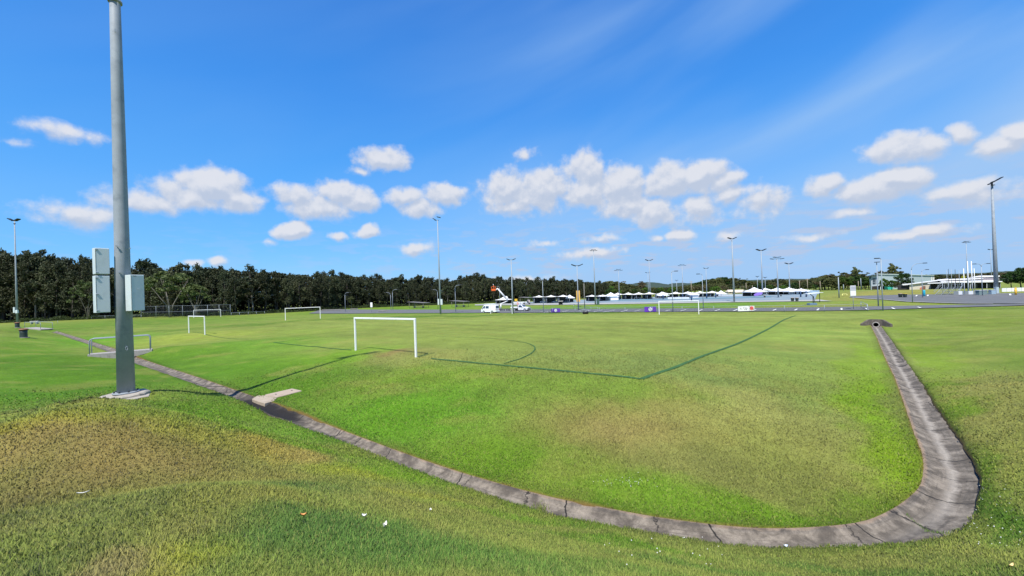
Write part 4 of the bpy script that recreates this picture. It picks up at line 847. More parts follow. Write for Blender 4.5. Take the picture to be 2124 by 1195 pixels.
# plain posts and timber power poles
m_wood = mat('pole_timber', (.30, .25, .19), .9, nscale=3, namt=.2)
def post(u, v, vt, r_, m_, name, label, cat, cross=0, Y=None, grp=None, pad=None):
    p = G(u, v, 260, Y=Y) if Y else G(u, v, 260); H_ = hgt(p, vt)
    if not cross and not pad:
        o = MB().tube([(0, 0, -.2), (0, 0, H_)], [r_, r_*.7], 10).build(name, m_, None, p); return tag(o, label, cat, grp)
    root = empty(name, p, 0, label, cat, grp); MB().tube([(0, 0, -.2), (0, 0, H_)], [r_, r_*.7], 10).build('shaft', m_, root)
    if cross: MB().box((0, 0, H_-.5), (cross, .12, .14)).build('crossarm', m_wood, root)
    if pad: MB().cyl((0, 0, 0), (0, 0, pad[0]), pad[1], 12).build('padding', pad[2], root)
m_pad = mat('blue_padding', (.02, .06, .14), .6); m_opad = mat('orange_padding', (.75, .42, .10), .6)
post(1213,641,588,.12,m_log,'light_post','plain grey post between the orange padded pole and the tall four lamp pole','post')
for u, v, vt, lb in ((1434.5,612,583,'timber power pole in front of the green hill above the shade sails'),(1548,604,587,'timber power pole behind the left end of the large marquee'),(1561,604,592,'short timber power pole behind the large marquee peak'),(1659,604,582,'timber power pole behind the last small marquees'),
  (1675.5,607,578,'timber power pole with a crossarm right of the last marquees'),(1702,608,583,'timber power pole above the end of the long white awning'),(1740.5,618,575,'tall thin power pole left of the white signboard'),(1750,604,590,'thin grey post just right of the tall thin power pole'),(1781,606,583,'timber power pole right of the white signboard'),(1786.5,606,577,'pale power pole second right of the white signboard')):
    post(u, v, vt, .15, m_wood if 'timber' in lb else m_galv, 'power_pole', lb, 'power pole', cross=1.8 if ('cross' in lb or 'hill' in lb or '1702' in lb) else 0, Y=190 if v < 612 else None, grp='power poles by the tree line')
for u, v, vt, lb in ((1177,626,613,'blue padded netball post left of the peaked tent in the court'),(1265.5,624,613,'blue padded netball post in front of the large white tent'),(1375.5,622,612,'blue padded netball post under the middle marquee'),(1434.5,624,609,'blue padded netball post standing at the goal crossbar'),
  (1484.5,618,603,'blue padded netball post right of the white box tent'),(1661,617,606,'left one of two blue padded posts near the basketball hoop'),(1672.5,617,605,'right one of two blue padded posts near the basketball hoop'),(1549.5,613,603,'blue padded post left of the purple oval banner'),(1416,619,605,'blue padded post above the goal crossbar beside four lamp pole'),(1466,620,606,'blue padded post at the base of the small floodlight pole')):
    post(u, v, vt, .06, m_galv, 'netball_post', lb, 'netball post', pad=(1.9, .2, m_pad), grp='padded netball posts')
p = G(1200, 637); o = MB().box((0, 0, 1.1), (1.1, .5, 3.4), 0, .05).build('padding', m_opad, None, Vector((p.x, p.y+.0, p.z+2.2))); tag(o, 'orange yellow crash padding wrapped round a pole foot', 'padding')
p = G(1237.6, 632.5); o = MB().box((0, 0, .95), (.75, .6, 1.9), 0, .04).build('equipment_box', mat('green_box', (.05, .10, .09), .6), None, p+Vector((.5, 0, 0))); tag(o, 'dark green equipment box at the foot of the tall four lamp pole', 'box')
for u, v, vt, g_, lb in ((2001,612,557,.08,'short leftmost white football post'),(2009.5,611,542,.1,'tall left white football post'),(2017.5,610,542,.1,'tall right white football post'),(2022.5,607,557,.08,'short rightmost white football post')):
    post(u, v, vt, g_, m_white, 'football_post', lb+' beside the bleachers', 'goal post', grp='white football posts')
for k, u in enumerate((1965.5, 1969, 1975, 1983, 1991)):
    post(u, 607, (560, 558, 558.5, 559, 559.5)[k], .07, m_dark if k % 2 else m_galv, 'net_post', ['leftmost', 'second', 'third', 'fourth', 'rightmost'][k]+' of the five thin net posts above the bleachers', 'post', Y=122, grp='net posts')

# ---------------------------------------------------------------- signs, banners, bins
def board(u0, v0, u1, v1, name, label, cat, m_, posts=True, Y=None, vb=None, th=.05):
    um = (u0+u1)/2; g_ = G(um, vb or v1+2, Y=Y) if Y else G(um, vb or v1+2); Y_ = g_.y
    w_ = abs(u1-u0)*Y_/FPX; z1, z0 = hgt(g_, v0), hgt(g_, v1); root = empty(name, g_, 0, label, cat)
    b_ = MB().box((0, 0, (z0+z1)/2), (w_, th, z1-z0)).build('panel', m_, root)
    if posts:
        for s_ in ((-1, 1) if posts != 1 else (0,)): MB().cyl((s_*w_*.45, .05, -.2), (s_*w_*.45, .05, z1), .04, 8).build('post', m_galv, root)
    return root, w_, z0, z1, th
m_purp = mat('purple_banner', (.12, .035, .42), .6, nscale=1, namt=.05); m_red = mat('red_disc', (.85, .13, .12), .6); m_ring = mat('pale_purple', (.45, .42, .65), .6)
for u0, v0, u1, v1, vb, lb in ((1143.5,640,1162,647.8,649,'left purple banner with a white round emblem on the road fence'),(1337,636.2,1361,646.8,648,'right purple banner with a white round emblem beside the goal')):
    rt_, w_, z0, z1, th_ = board(u0, v0, u1, v1, 'banner', lb, 'banner', m_purp, vb=vb, posts=2); zc = (z0+z1)/2; R_ = (z1-z0)*.37
    MB().cyl((0, -.03, zc), (0, -.034, zc), R_, 28).build('emblem', m_white, rt_); 
    MB().tube([(R_*.62*math.cos(t*math.pi/8), -.040, zc+R_*.62*math.sin(t*math.pi/8)) for t in range(17)], R_*.07, 4).build('emblem_ring', m_ring, rt_)
    text('FUN', R_*.6, (0, -.038, zc), (math.pi/2, 0, 0), m_ring, rt_) if False else MB().box((0, -.037, zc+.03), (R_*.8, .003, R_*.12)).box((0, -.037, zc-R_*.18), (R_*.55, .003, R_*.12)).build('emblem_bar', m_ring, rt_)
rt_, w_, z0, z1, th_ = board(1531, 635, 1565, 645, 'banner', 'white banner with black marks and a red disc on the road fence', 'banner', m_white, vb=647.5); zc = (z0+z1)/2; h_ = z1-z0
MB().cyl((w_*.33, -.03, zc+.02), (w_*.33, -.034, zc+.02), h_*.40, 26).build('red_disc', m_red, rt_)
def star(cx_, cz, r_, n=5):
    return [(cx_+(r_ if k % 2 == 0 else r_*.42)*math.sin(k*math.pi/n), -.034, cz+(r_ if k % 2 == 0 else r_*.42)*math.cos(k*math.pi/n)) for k in range(2*n)]
MB().add(star(-w_*.33, zc+h_*.08, h_*.16), [tuple(range(10))]).build('star_mark', m_mark, rt_)
mb = MB()
for x, z, a in ((-.185, .12, .5), (-.15, .16, -.6), (-.07, .15, .4), (-.035, .08, -.8), (.03, .1, .7), (.045, .02, -.3), (-.10, -.12, .6), (-.075, -.2, -.5), (.0, -.17, .5), (.015, -.24, -.4)):
    mb.box((w_*x, -.033, zc+h_*z), (h_*.16, .004, h_*.09), 0, 0, Matrix.Rotation(a, 3, 'Y'))
mb.build('lettering', m_mark, rt_)
MB().box((-w_*.32, -.033, zc-h_*.2), (w_*.18, .004, h_*.035)).build('underline', m_mark, rt_)
board(768.6, 627.5, 773, 637.3, 'parking_sign', 'white parking sign on a post before the road and forest', 'sign', m_white, posts=1, vb=649)
rt_, w_, z0, z1, th_ = board(1765.3, 592.5, 1776.6, 613.5, 'signboard', 'tall double signboard, grey above white, on a post by the road', 'sign', m_white, posts=1, vb=642.5)
MB().box((0, -.04, (z0+z1)/2+(z1-z0)*.25), (w_*.97, .03, (z1-z0)*.46)).build('grey_panel', mat('sign_grey', (.50, .50, .56), .6), rt_)
for k in range(3): MB().box((0, -.06, (z0+z1)/2+(z1-z0)*(.36-.1*k)), (w_*.8, .01, .05)).build('lettering_line', mat('sign_dark', (.22, .22, .3), .6), rt_)
board(1068, 620, 1073.5, 625, 'warning_sign', 'small yellow warning sign against the dark trees above the truck', 'sign', mat('sign_yellow', (.75, .45, .03), .6), posts=1, vb=637)
board(1093, 622, 1099.5, 628.5, 'notice_board', 'small pale notice board under the trees right of the truck', 'sign', mat('notice_pale', (.5, .42, .42), .6), posts=2, vb=631, Y=165)
rt_, w_, z0, z1, th_ = board(1040, 631, 1040.5, 631.5, 'white_marker', 'x', 'x', m_white, posts=0, Y=150) if False else (None,)*5

m_bin = mat('bin_green', (.03, .045, .04), .5); m_lid = mat('bin_lid_brown', (.22, .10, .05), .6); m_lidy = mat('bin_lid_yellow', (.65, .50, .05), .5); m_lidr = mat('bin_lid_pale', (.55, .38, .28), .6)
def bin_(u, v, vt, lid, label, Y=None, rnd=False, mb_=None, grp=None):
    p = G(u, v, Y=Y) if Y else G(u, v); H_ = hgt(p, vt); s_ = H_/1.08; root = empty('rubbish_bin', p, random.uniform(-.3, .3), label, 'bin', grp)
    if rnd:
        MB().tube([(0, 0, 0), (0, 0, .05), (0, 0, H_*.5), (0, 0, H_*.84)], [H_*.32, H_*.31, H_*.29, H_*.32], 20).build('body', mb_ or m_bin, root)
        MB().tube([(0, 0, H_*.83), (0, 0, H_*.93), (0, 0, H_*1.0)], [H_*.37, H_*.37, H_*.24], 20).build('lid', lid, root)
        MB().cyl((0, 0, -.03), (0, 0, .03), H_*.45, 20).build('base', m_conc, root)
    else:
        vs = [(x*w_, y*w_*1.1, z) for z, w_ in ((.12*s_, .23*s_), (.95*s_, .29*s_)) for x, y in ((-1, -1), (1, -1), (1, 1), (-1, 1))]
        MB().add(vs, [(3, 2, 1, 0), (4, 5, 6, 7), (0, 1, 5, 4), (1, 2, 6, 5), (2, 3, 7, 6), (3, 0, 4, 7)]).build('body', m_bin, root)
        MB().box((0, .02, 1.0*s_), (.62*s_, .72*s_, .1*s_), 0, .03).build('lid', lid, root)
        for x in (-.22, .22): MB().cyl((x*s_-.03, .25*s_, .1*s_), (x*s_+.03, .25*s_, .1*s_), .1*s_, 12).build('wheel', m_black, root)
bin_(49, 700.5, 681.5, m_lid, 'round dark bin with a brown lid on the bright grass at far left', rnd=True)
bin_(36, 679.8, 668.5, m_lid, 'round dark bin at the foot of the far left floodlight pole', rnd=True)
for a in ((1644,625.5,617.3,m_lidr,'left wheelie bin of the pair at the court corner'),(1653.2,625.5,617.3,m_lidr,'right wheelie bin of the pair at the court corner'),(1586.2,618,613,m_lidr,'wheelie bin standing in the court below the short lamp pole'),(1620,615.5,611.6,m_lid,'dark bin in the far court behind the four lamp pole'),
  (1867.7,617.5,608.6,m_lidr,'left bin with a reddish lid of the pair on the car park kerb'),(1877.2,617.5,608.6,m_lidy,'right bin with a yellow lid of the pair on the car park kerb')): bin_(*a, grp='wheelie bins')
p = G(1916.5, 615); o = MB().tube([(0, 0, 0), (0, 0, 2.0), (0, 0, 2.05)], [.52, .52, .5], 20).build('water_tank', mat('turquoise', (.03, .42, .55), .4, nscale=1, namt=.02), None, p); o.scale = (.55, .55, hgt(p, 602)/2.05); tag(o, 'bright turquoise round pillar on the edge of the car park', 'pillar')
p = G(2107, 612.5); root = empty('hydrant', p, 0, 'orange yellow hydrant post on the far edge of the car park', 'hydrant'); mo = mat('hydrant_yellow', (.75, .42, .04), .5)
Hh = hgt(p, 598); MB().cyl((0, 0, 0), (0, 0, Hh), .17, 12).build('barrel', mo, root); MB().cyl((0, 0, Hh), (0, 0, Hh+.16), .12, 12).build('cap', mo, root); MB().cyl((-.3, 0, Hh*.7), (.3, 0, Hh*.7), .08, 8).build('outlet', mo, root)

# black folding block at the road edge and a dark bench kiosk by the courts
p = G(1214, 651.5); root = empty('lawn_roller', p, .2, 'low black and grey roller lying on the field edge near the gate fence', 'roller')
MB().cyl((-.5, 0, .28), (.6, 0, .28), .28, 16).build('drum', m_black, root); MB().tube([(-.6, 0, .28), (-1.2, .3, .75), (.2, .6, .95), (1.6, .5, .9)], .05, 6).build('frame', m_galv, root)
p = G(1163, 632.5); root = empty('kiosk', p, 0, 'small black open counter with a white top on the court edge', 'counter'); kw = 8*p.y/FPX; kh = hgt(p, 625)
MB().box((-kw*.42, 0, kh/2), (kw*.16, .7, kh)).build('side_panel', m_dark, root); MB().box((kw*.42, 0, kh/2), (kw*.16, .7, kh)).build('side_panel', m_dark, root); MB().box((0, .3, kh/2), (kw*.7, .08, kh)).build('back_panel', m_dark, root); MB().box((0, 0, kh+.05), (kw*1.25, .9, .1)).build('top', m_white, root)

# ---------------------------------------------------------------- shade sails and marquees
m_scr = mat('dark_screen', (.03, .035, .035), .8, nscale=2, namt=.4); m_barr0 = mat('table_white', (.6, .6, .6), .6); m_blue0 = mat('table_cloth_blue', (.05, .07, .2), .7)
m_sail = mat('shade_cloth', (.74, .73, .69), .8, nscale=.3, namt=.04); m_tent = mat('marquee_cloth', (.80, .81, .83), .7, nscale=.3, namt=.03)
def sail(u0, u1, vp, ve, vb, label, dep_=7., Y=None):
    um = (u0+u1)/2; g_ = G(um, vb, 260, Y=Y) if Y else G(um, vb, 260); W_ = (u1-u0)*g_.y/FPX; zp, ze = hgt(g_, vp), hgt(g_, ve)
    root = empty('shade_sail', g_, 0, label, 'shade sail', 'white shade sails round the courts'); n = 10; V = []; Fc = []
    for j in range(n+1):
        for i in range(n+1):
            x, y = i/n*2-1, j/n*2-1; r_ = max(abs(x), abs(y)); k = (1-r_)**2.1; sag = -.12*(1-min(abs(x), abs(y)))*(r_ > .9)
            V.append((x*W_/2, y*dep_/2, ze+(zp-ze)*k+sag))
    for j in range(n):
        for i in range(n): a = j*(n+1)+i; Fc.append((a, a+1, a+n+2, a+n+1))
    MB().add(V, Fc, True).build('canopy', m_sail, root)
    for sx_ in (-1, 1):
        for sy in (-1, 1): MB().cyl((sx_*W_*.44, sy*dep_*.42, -.2), (sx_*W_*.44, sy*dep_*.42, ze+.02), .08, 8).build('post', m_galv, root)
    MB().cyl((0, 0, ze+.0), (0, 0, zp), .06, 6).build('mast', m_galv, root)
    MB().box((0, dep_*.45, ze*.42), (W_*.9, .06, ze*.84)).build('back_screen', m_scr, root)
    for q_ in range(2):
        x = W_*random.uniform(-.32, .32); MB().box((x, random.uniform(-1, 1.5), .72), (1.8, .75, .06)).box((x-.7, .3, .36), (.06, .6, .7)).box((x+.7, .3, .36), (.06, .6, .7)).build('trestle_table', random.choice((m_barr0, m_scr, m_blue0)), root)
rows = [(1027,1064,615,621.5,632,1,'behind the cherry picker boom',None),(1106,1181,612,615.3,629,3,'in the left row before the dark forest',None),(1217,1262,611.3,614.2,625,2,'between the green box and the large tent',None),
 (1271,1358,606.3,610.2,621,4,'in the row right of the large tent',None),(1363,1440,605,609,618,3,'above the right field goal',None),(1440,1490,603.5,607.5,616,2,'right of the field goal before the hill',None),
 (1551,1649,596.5,601.8,611,4,'in the far right row behind the marquees',None),(1650,1674,598,602.3,609.5,1,'at the right end of all the sails',None)]
ordn = ['first', 'second', 'third', 'fourth']
for u0, u1, vp, ve, vb, n, wh, Y in rows:
    for k in range(n):
        a = u0+(u1-u0)*k/n; c_ = u0+(u1-u0)*(k+1)/n; sl = -.035*((a+c_)/2-(u0+u1)/2)*.6
        sail(a+.3, c_-.3, vp+sl, ve+sl, vb+sl*.5, 'white shade sail canopy '+wh if n == 1 else ordn[k]+' white shade sail from the left '+wh, Y=Y)
def tent(u0, u1, vp, ve, vb, label, walls=0, wm=None, Y=None):
    um = (u0+u1)/2; g_ = G(um, vb, 260, Y=Y) if Y else G(um, vb, 260); W_ = (u1-u0)*g_.y/FPX; zp, ze = hgt(g_, vp), hgt(g_, ve); zp = max(zp, ze+.3)
    root = empty('marquee', g_, 0, label, 'marquee', 'peaked white marquees'); n = 8; V = []; Fc = []
    ringN = 16
    for j in range(n+1):
        t = j/n
        for i in range(ringN):
            a = 2*math.pi*i/ringN+math.pi/ringN; cx_, cy_ = math.cos(a), math.sin(a); k = 1/max(abs(cx_), abs(cy_)); k = 1*(t)+k*(1-t) if False else k
            rr2 = W_/2*(1-t)*k; V.append((rr2*cx_, rr2*cy_, ze+(zp-ze)*(t**1.35)))
    for j in range(n):
        for i in range(ringN): Fc.append((j*ringN+i, j*ringN+(i+1) % ringN, (j+1)*ringN+(i+1) % ringN, (j+1)*ringN+i))
    c_ = MB().add(V, Fc, True).build('roof', m_tent, root)
    mb = MB(); h = .28
    for sx_, sy, dx, dy in ((0, -1, W_, .03), (0, 1, W_, .03), (-1, 0, .03, W_), (1, 0, .03, W_)): mb.box((sx_*W_/2, sy*W_/2, ze-h/2), (dx, dy, h))
    mb.build('valance', m_tent, c_)
    for sx_ in (-1, 1):
        for sy in (-1, 1): MB().cyl((sx_*W_*.46, sy*W_*.46, -.2), (sx_*W_*.46, sy*W_*.46, ze), .05, 6).build('leg', m_galv, root)
    if walls:
        MB().box((0, W_*.46, ze/2), (W_*.92, .04, ze)).build('back_wall', wm or m_tent, root)
        if walls > 1: MB().box((-W_*.46, 0, ze/2), (.04, W_*.9, ze)).build('side_wall', wm or m_tent, root); MB().box((W_*.15, -W_*.44, ze/2), (W_*.62, .04, ze)).build('front_wall', wm or m_tent, root)
for a in ((1172.5,1191.5,611.5,617.2,627.5,'peaked white tent at the right end of the left sail row',1,m_dark),(1254,1281,606.6,613.8,623.5,'large white tent with side walls in the middle left of the courts',2),(1362,1384.5,605.2,612,620,'peaked white tent above the left post of the right goal',0),
  (1427,1447,606.8,610.6,618,'small flat white tent just left of the goal corner',0),(1487,1504.5,602.5,609,614,'white peaked tent left of the beige roofed huts',1),(1548,1582,595.8,604.6,614.5,'largest white marquee with the purple oval banner before it',1,m_dark),
  (1600.5,1627,597,603.2,612,'white marquee right of the four lamp floodlight pole',1,m_dark),(1630.5,1651.5,599,603.6,611.5,'white marquee second from the right end of the courts',1,m_dark),(1653.5,1672.5,598.8,603.4,611,'rightmost white marquee at the end of the courts',1,m_dark)): tent(*a)
def hut(u0, u1, vt, vb, m_, label, name='hut', cat='hut', Y=None, roof=None, vr=None, dep_=3., feat=True):
    um = (u0+u1)/2; g_ = G(um, vb, 260, Y=Y) if Y else G(um, vb, 260); W_ = (u1-u0)*g_.y/FPX; H_ = hgt(g_, vt); root = empty(name, g_, 0, label, cat)
    MB().box((0, dep_/2, H_/2-.1), (W_, dep_, H_+.2), 0, .02).build('wall', m_, root)
    if roof:
        h2 = hgt(g_, vr)-H_; o_ = W_*.04
        MB().add([(-W_/2-o_, -.3, H_), (W_/2+o_, -.3, H_), (W_/2+o_, dep_+.3, H_), (-W_/2-o_, dep_+.3, H_), (-W_/2-o_+h2*.5, dep_/2, H_+h2), (W_/2+o_-h2*.5, dep_/2, H_+h2)], [(0, 1, 5, 4), (2, 3, 4, 5), (1, 2, 5), (3, 0, 4), (3, 2, 1, 0)]).build('roof', roof, root)
    if feat: MB().box((W_*.2, -.02, H_*.42), (W_*.2, .05, H_*.8)).build('door', m_dark, root); MB().box((-W_*.22, -.02, H_*.6), (W_*.28, .05, H_*.3)).build('window', m_dark, root)
    return root
m_beige = mat('beige_render', (.50, .44, .34), .8); m_tile = mat('beige_roof', (.58, .50, .40), .8, nscale=3, namt=.12)
hut(1511,1525,605.5,612.5,m_beige,'left beige hut with a steep tan roof',roof=m_tile,vr=601,Y=200); hut(1526,1551,606.5,612.5,m_beige,'wide beige hut with a tan roof left of the large marquee',roof=m_tile,vr=601,Y=206)
hut(1314.5,1322.5,611,620.5,m_tent,'white box stall beneath the sails left of the goal','stall','stall',feat=True); hut(1437,1449.5,609.5,618,m_tent,'white box stall right behind the goal corner','stall','stall',feat=False)
hut(1381,1389.5,609.5,615,mat('lime', (.45, .62, .12), .6),'lime green stall box beside the peaked tent','stall','stall',feat=False); hut(1391.5,1401.5,611,616,m_tent,'low white stall box right of the lime green one','stall','stall',feat=False)
m_ov = mat('oval_purple', (.28, .17, .58), .6)
p = G(1573, 616); o = MB().tube([(0, 0, 0), (0, .03, 0)], 1., 28).build('oval_banner', m_ov, None, p+Vector((0, 0, hgt(p, 610)))); o.scale = (1.6, 1, .55); o.rotation_euler = (0, R(-12), 0); tag(o, 'purple oval banner leaning before the largest marquee', 'banner')
mb = MB(); 
g_ = G(1252, 622.5, 200)
hut(1244.5,1256,612.5,622.5,m_tent,'white stall with a red and black front beside the large tent','stall','stall',feat=True)
o = hut(1259.5,1264.5,614.5,621,mat('stall_red', (.70, .08, .05), .6),'small red panel box in front of the large tent','stall','stall',feat=False)
# long low barriers on the courts
m_barr = mat('barrier_white', (.70, .72, .74), .6)
def barrier(u0, u1, v, h_, label, m_=m_barr):
    a, b2 = G(u0, v, 260), G(u1, v-(u1-u0)*.012, 260); d = b2-a; root = empty('advertising_barrier', (a+b2)/2, math.atan2(d.y, d.x), label, 'barrier', 'low barriers on the courts'); n = max(2, int(d.length/2.4)); L_ = d.length
    for k in range(n): MB().box((-L_/2+(k+.5)*L_/n, 0, h_/2), (L_/n*.96, .08, h_), 0, .02).build('panel', m_, root)
barrier(1385,1430,621.6,.9,'long white court barrier behind the right goal'); barrier(1216,1232,624.6,1.,'white court barrier left of the tall four lamp pole'); barrier(1325,1346,620.4,.7,'white court barrier left of the goal below the sails')
barrier(1635,1657,611.5,1.,'pale court barrier below the last two marquees'); barrier(1663,1700,610.5,1.3,'pale blue court barrier right of the marquees', mat('barrier_blue', (.55, .68, .76), .6)); barrier(1490,1545,614.5,.6,'low pale wall in front of the beige huts')
barrier(1120,1160,628.7,.8,'white court barrier left of the black counter'); barrier(1030,1100,631,.9,'pale court barrier behind the white utility truck')
# picnic shelters near the forest
m_shelt = mat('shelter_roof', (.16, .15, .14), .7)
def shelter(u0, u1, vr, vb, vt, label):
    a, b2 = G(u0, vb), G(u1, vb); d = b2-a; H_ = hgt((a+b2)/2, vr); L_ = d.length; root = empty('picnic_shelter', (a+b2)/2, math.atan2(d.y, d.x), label, 'shelter', 'picnic shelters')
    MB().box((0, 0, H_), (L_*1.1, 3.2, .14), 0, 0, Matrix.Rotation(R(3), 3, 'Y')).build('roof', m_shelt, root)
    for sx_ in (-1, 1):
        for sy in (-1, 1): MB().cyl((sx_*L_*.45, sy*1.3, -.2), (sx_*L_*.45, sy*1.3, H_), .07, 8).build('post', m_log, root)
    MB().box((0, 0, .75), (L_*.8, .8, .07)).build('table_top', mat('bench_pale', (.42, .42, .42), .6), root)
    for s_ in (-1, 1): MB().box((0, s_*.8, .45), (L_*.8, .3, .06)).build('bench_seat', m_log, root); MB().box((s_*L_*.28, 0, .36), (.1, 1.0, .72)).build('leg', m_log, root)
shelter(853, 885, 627.3, 639, 0, 'dark picnic shelter left of the tallest middle left pole'); shelter(941, 968, 624.6, 637, 0, 'dark picnic shelter behind the street lamp right of the tallest pole')
shelter(1083, 1102, 617, 632, 0, 'dark picnic shelter right of the yellow warning sign')
# table by the far left bins
p = G(72, 672); root = empty('picnic_table', p, .3, 'white picnic table on the rise at far left behind the bins', 'table'); MB().box((0, 0, .75), (1.8, .8, .08)).build('table_top', m_white, root); MB().box((-.6, 0, .37), (.08, .7, .74)).build('leg', m_galv, root); MB().box((.6, 0, .37), (.08, .7, .74)).build('leg', m_galv, root)
fence([(64, 676), (120, 672.5)], .95, 'thin pipe handrail running past the white picnic table', rails=(1.,), link=False, pr_=.03, cat='railing', name='pipe_rail', every=8)

# basketball hoop on a wheeled stand
p = G(1686, 633); root = empty('basketball_hoop', p, 0, 'portable basketball stand with a flat board at the court corner', 'basketball hoop'); Hh = hgt(p, 610)
MB().box((-.2, 0, .25), (1.6, 1.0, .4), 0, .05).build('base', mat('blue_base', (.12, .2, .3), .6), root); MB().tube([(.1, 0, .4), (.1, 0, Hh*.8), (-.5, 0, Hh)], .08, 8).tube([(.5, 0, .4), (.2, 0, Hh*.8)], .05, 8).build('mast', m_dark, root)
MB().box((-.2, 0, Hh+.15), (2.6, 1.5, .1), 0, 0, Matrix.Rotation(R(-4), 3, 'Y')).build('backboard', m_barr, root); MB().tube([(-1.2+.23*math.cos(t*.5236), .23*math.sin(t*.5236), Hh-.3) for t in range(13)], .02, 6).build('rim', mat('rim_orange', (.7, .2, .03), .5), root)
p = G(1700.5, 627); root = empty('basketball_hoop', p, 0, 'second flat board stand right behind the portable basketball stand', 'basketball hoop'); Hh = hgt(p, 607); MB().cyl((0, 0, 0), (0, 0, Hh), .07, 8).build('mast', m_dark, root); MB().box((-.6, 0, Hh), (2.2, 1.2, .08)).build('backboard', m_barr, root)
p = G(1752, 615); fgoal = empty('small_goal', p, 0, 'small yellow frame goal on the far grass left of the signboard', 'football goal'); myl = mat('yellow_paint', (.75, .72, .25), .6); gw = 9.5*p.y/FPX; gh = hgt(p, 610)
for s_ in (-1, 1): MB().cyl((s_*gw/2, 0, 0), (s_*gw/2, 0, gh), .09, 8).build('post', myl, fgoal)
MB().cyl((-gw/2, 0, gh), (gw/2, 0, gh), .09, 8).build('crossbar', myl, fgoal)

# ---------------------------------------------------------------- buildings at right
m_hall = mat('hall_cladding', (.33, .40, .41), .7, nscale=.3, namt=.05); m_hall2 = mat('hall_frame', (.42, .46, .50), .6); m_win = mat('window_glass', (.02, .03, .05), .15, spec=.8); m_soff = mat('soffit', (.06, .10, .12), .7)
m_cream2 = mat('cream_wall', (.60, .54, .43), .8, nscale=.5, namt=.05); m_roofw = mat('white_roof', (.78, .77, .76), .5); m_brick = mat('brown_brick', (.17, .09, .05), .9, nscale=6, namt=.2); m_ver = mat('verandah_dark', (.03, .028, .028), .8)
def frame(u0, u1, Y0, Y1, label, name, cat):
    a, b2 = Wp(u0, 600, Y0), Wp(u1, 600, Y1); d = b2-a; a.z = tz(a.x, a.y); rz = math.atan2(d.y, d.x); root = empty(name, a, rz, label, cat); L_ = math.hypot(d.x, d.y)
    def loc(u, v):           # (along, height) on the facade line seen at photo pixel u, v
        dr = ray(u, v); ax, ay = a.x, a.y; ex, ey = d.x/L_, d.y/L_; t = (ax*ey-ay*ex)/(dr.x*ey-dr.y*ex); return ((dr.x*t-ax)*ex+(dr.y*t-ay)*ey, EYE+dr.z*t-a.z)
    return root, L_, loc
def fpoly(mb, loc, pix, y0, y1):
    P_ = [loc(u, v) for u, v in pix]; n = len(P_); return mb.add([(x, y0, z) for x, z in P_]+[(x, y1, z) for x, z in P_], [tuple(range(n)), tuple(reversed(range(n, 2*n)))]+[(i, n+i, n+(i+1) % n, (i+1) % n) for i in range(n)])
root, L_, lc = frame(1822, 1937, 190, 177.6, 'large grey green sports hall with a raked left end', 'sports_hall', 'building')
fpoly(MB(), lc, [(1822, 612), (1937, 608), (1937, 571.5), (1900, 571), (1822, 568.8)], 0, 12).build('wall', m_hall, root)
fpoly(MB(), lc, [(1820, 569.3), (1938, 571.8), (1938, 570.6), (1820, 567.6)], -.4, 12.4).build('roof', mat('hall_roof', (.45, .52, .50), .6), root)
root2 = root
fpoly(MB(), lc, [(1808, 614), (1821.8, 613), (1821.8, 570.2), (1806, 573)], -1.2, 10).build('front_wing', m_hall2, root2)
fpoly(MB(), lc, [(1801, 571.8), (1822, 568.4), (1822, 569.8), (1803, 573.6)], -2.4, 10).build('wing_roof', m_soff, root2)
fpoly(MB(), lc, [(1802.5, 573.2), (1807, 572.6), (1807.5, 604), (1806.6, 604)], -1.6, 9).build('raked_wall', m_soff, root2)
w_ = fpoly(MB(), lc, [(1810.5, 590), (1816.6, 589.7), (1816.6, 577), (1810.5, 577.2)], -1.26, -1.15).build('window', m_win, root2)
fpoly(MB(), lc, [(1813.2, 590), (1813.6, 590), (1813.6, 577), (1813.2, 577)], -1.30, -1.22).build('mullion', m_hall2, w_); fpoly(MB(), lc, [(1810.5, 586), (1816.6, 585.8), (1816.6, 585.4), (1810.5, 585.6)], -1.30, -1.22).build('mullion', m_hall2, w_)
fpoly(MB(), lc, [(1818.6, 589), (1820.6, 589), (1820.6, 577), (1818.6, 577)], -1.26, -1.15).build('window', m_win, root2)
fpoly(MB(), lc, [(1809, 604), (1821.6, 603), (1821.6, 593.2), (1809, 593.8)], -1.28, -1.15).build('entrance', m_ver, root2)
fpoly(MB(), lc, [(1822.2, 603), (1842, 602), (1842, 592.6), (1822.2, 592.8)], -.12, .05).build('entrance', m_ver, root2)
fpoly(MB(), lc, [(1821.9, 592.6), (1845, 592.2), (1845, 590.6), (1821.9, 591.4)], -3.4, .1).build('canopy', m_roofw, root2)
for u in (1826.5, 1838.5): fpoly(MB(), lc, [(u, 604), (u+1.1, 604), (u+1.1, 592.4), (u, 592.4)], -3.3, -2.9).build('column', m_roofw, root2)
root, L_, lc = frame(1862, 1960, 140, 132.2, 'cream walled clubroom with a long white sloping roof', 'clubroom', 'building')
fpoly(MB(), lc, [(1886.5, 604.5), (1960, 602.8), (1960, 580.5), (1940, 583.4), (1886.5, 590.2)], 0, 9).build('wall', m_cream2, root)
fpoly(MB(), lc, [(1884, 590.6), (1940, 583.6), (1968, 579.4), (1968, 578.2), (1940, 581.8), (1884, 589)], -.5, 9.5).build('roof', m_roofw, root)
fpoly(MB(), lc, [(1862, 603.8), (1886.4, 603), (1886.4, 590.8), (1862, 592.4)], .8, 8).build('lobby', m_ver, root)
fpoly(MB(), lc, [(1871, 589.2), (1888.6, 588.2), (1887, 591), (1872.5, 592)], .2, 1.5).build('lobby_roof', m_roofw, root)
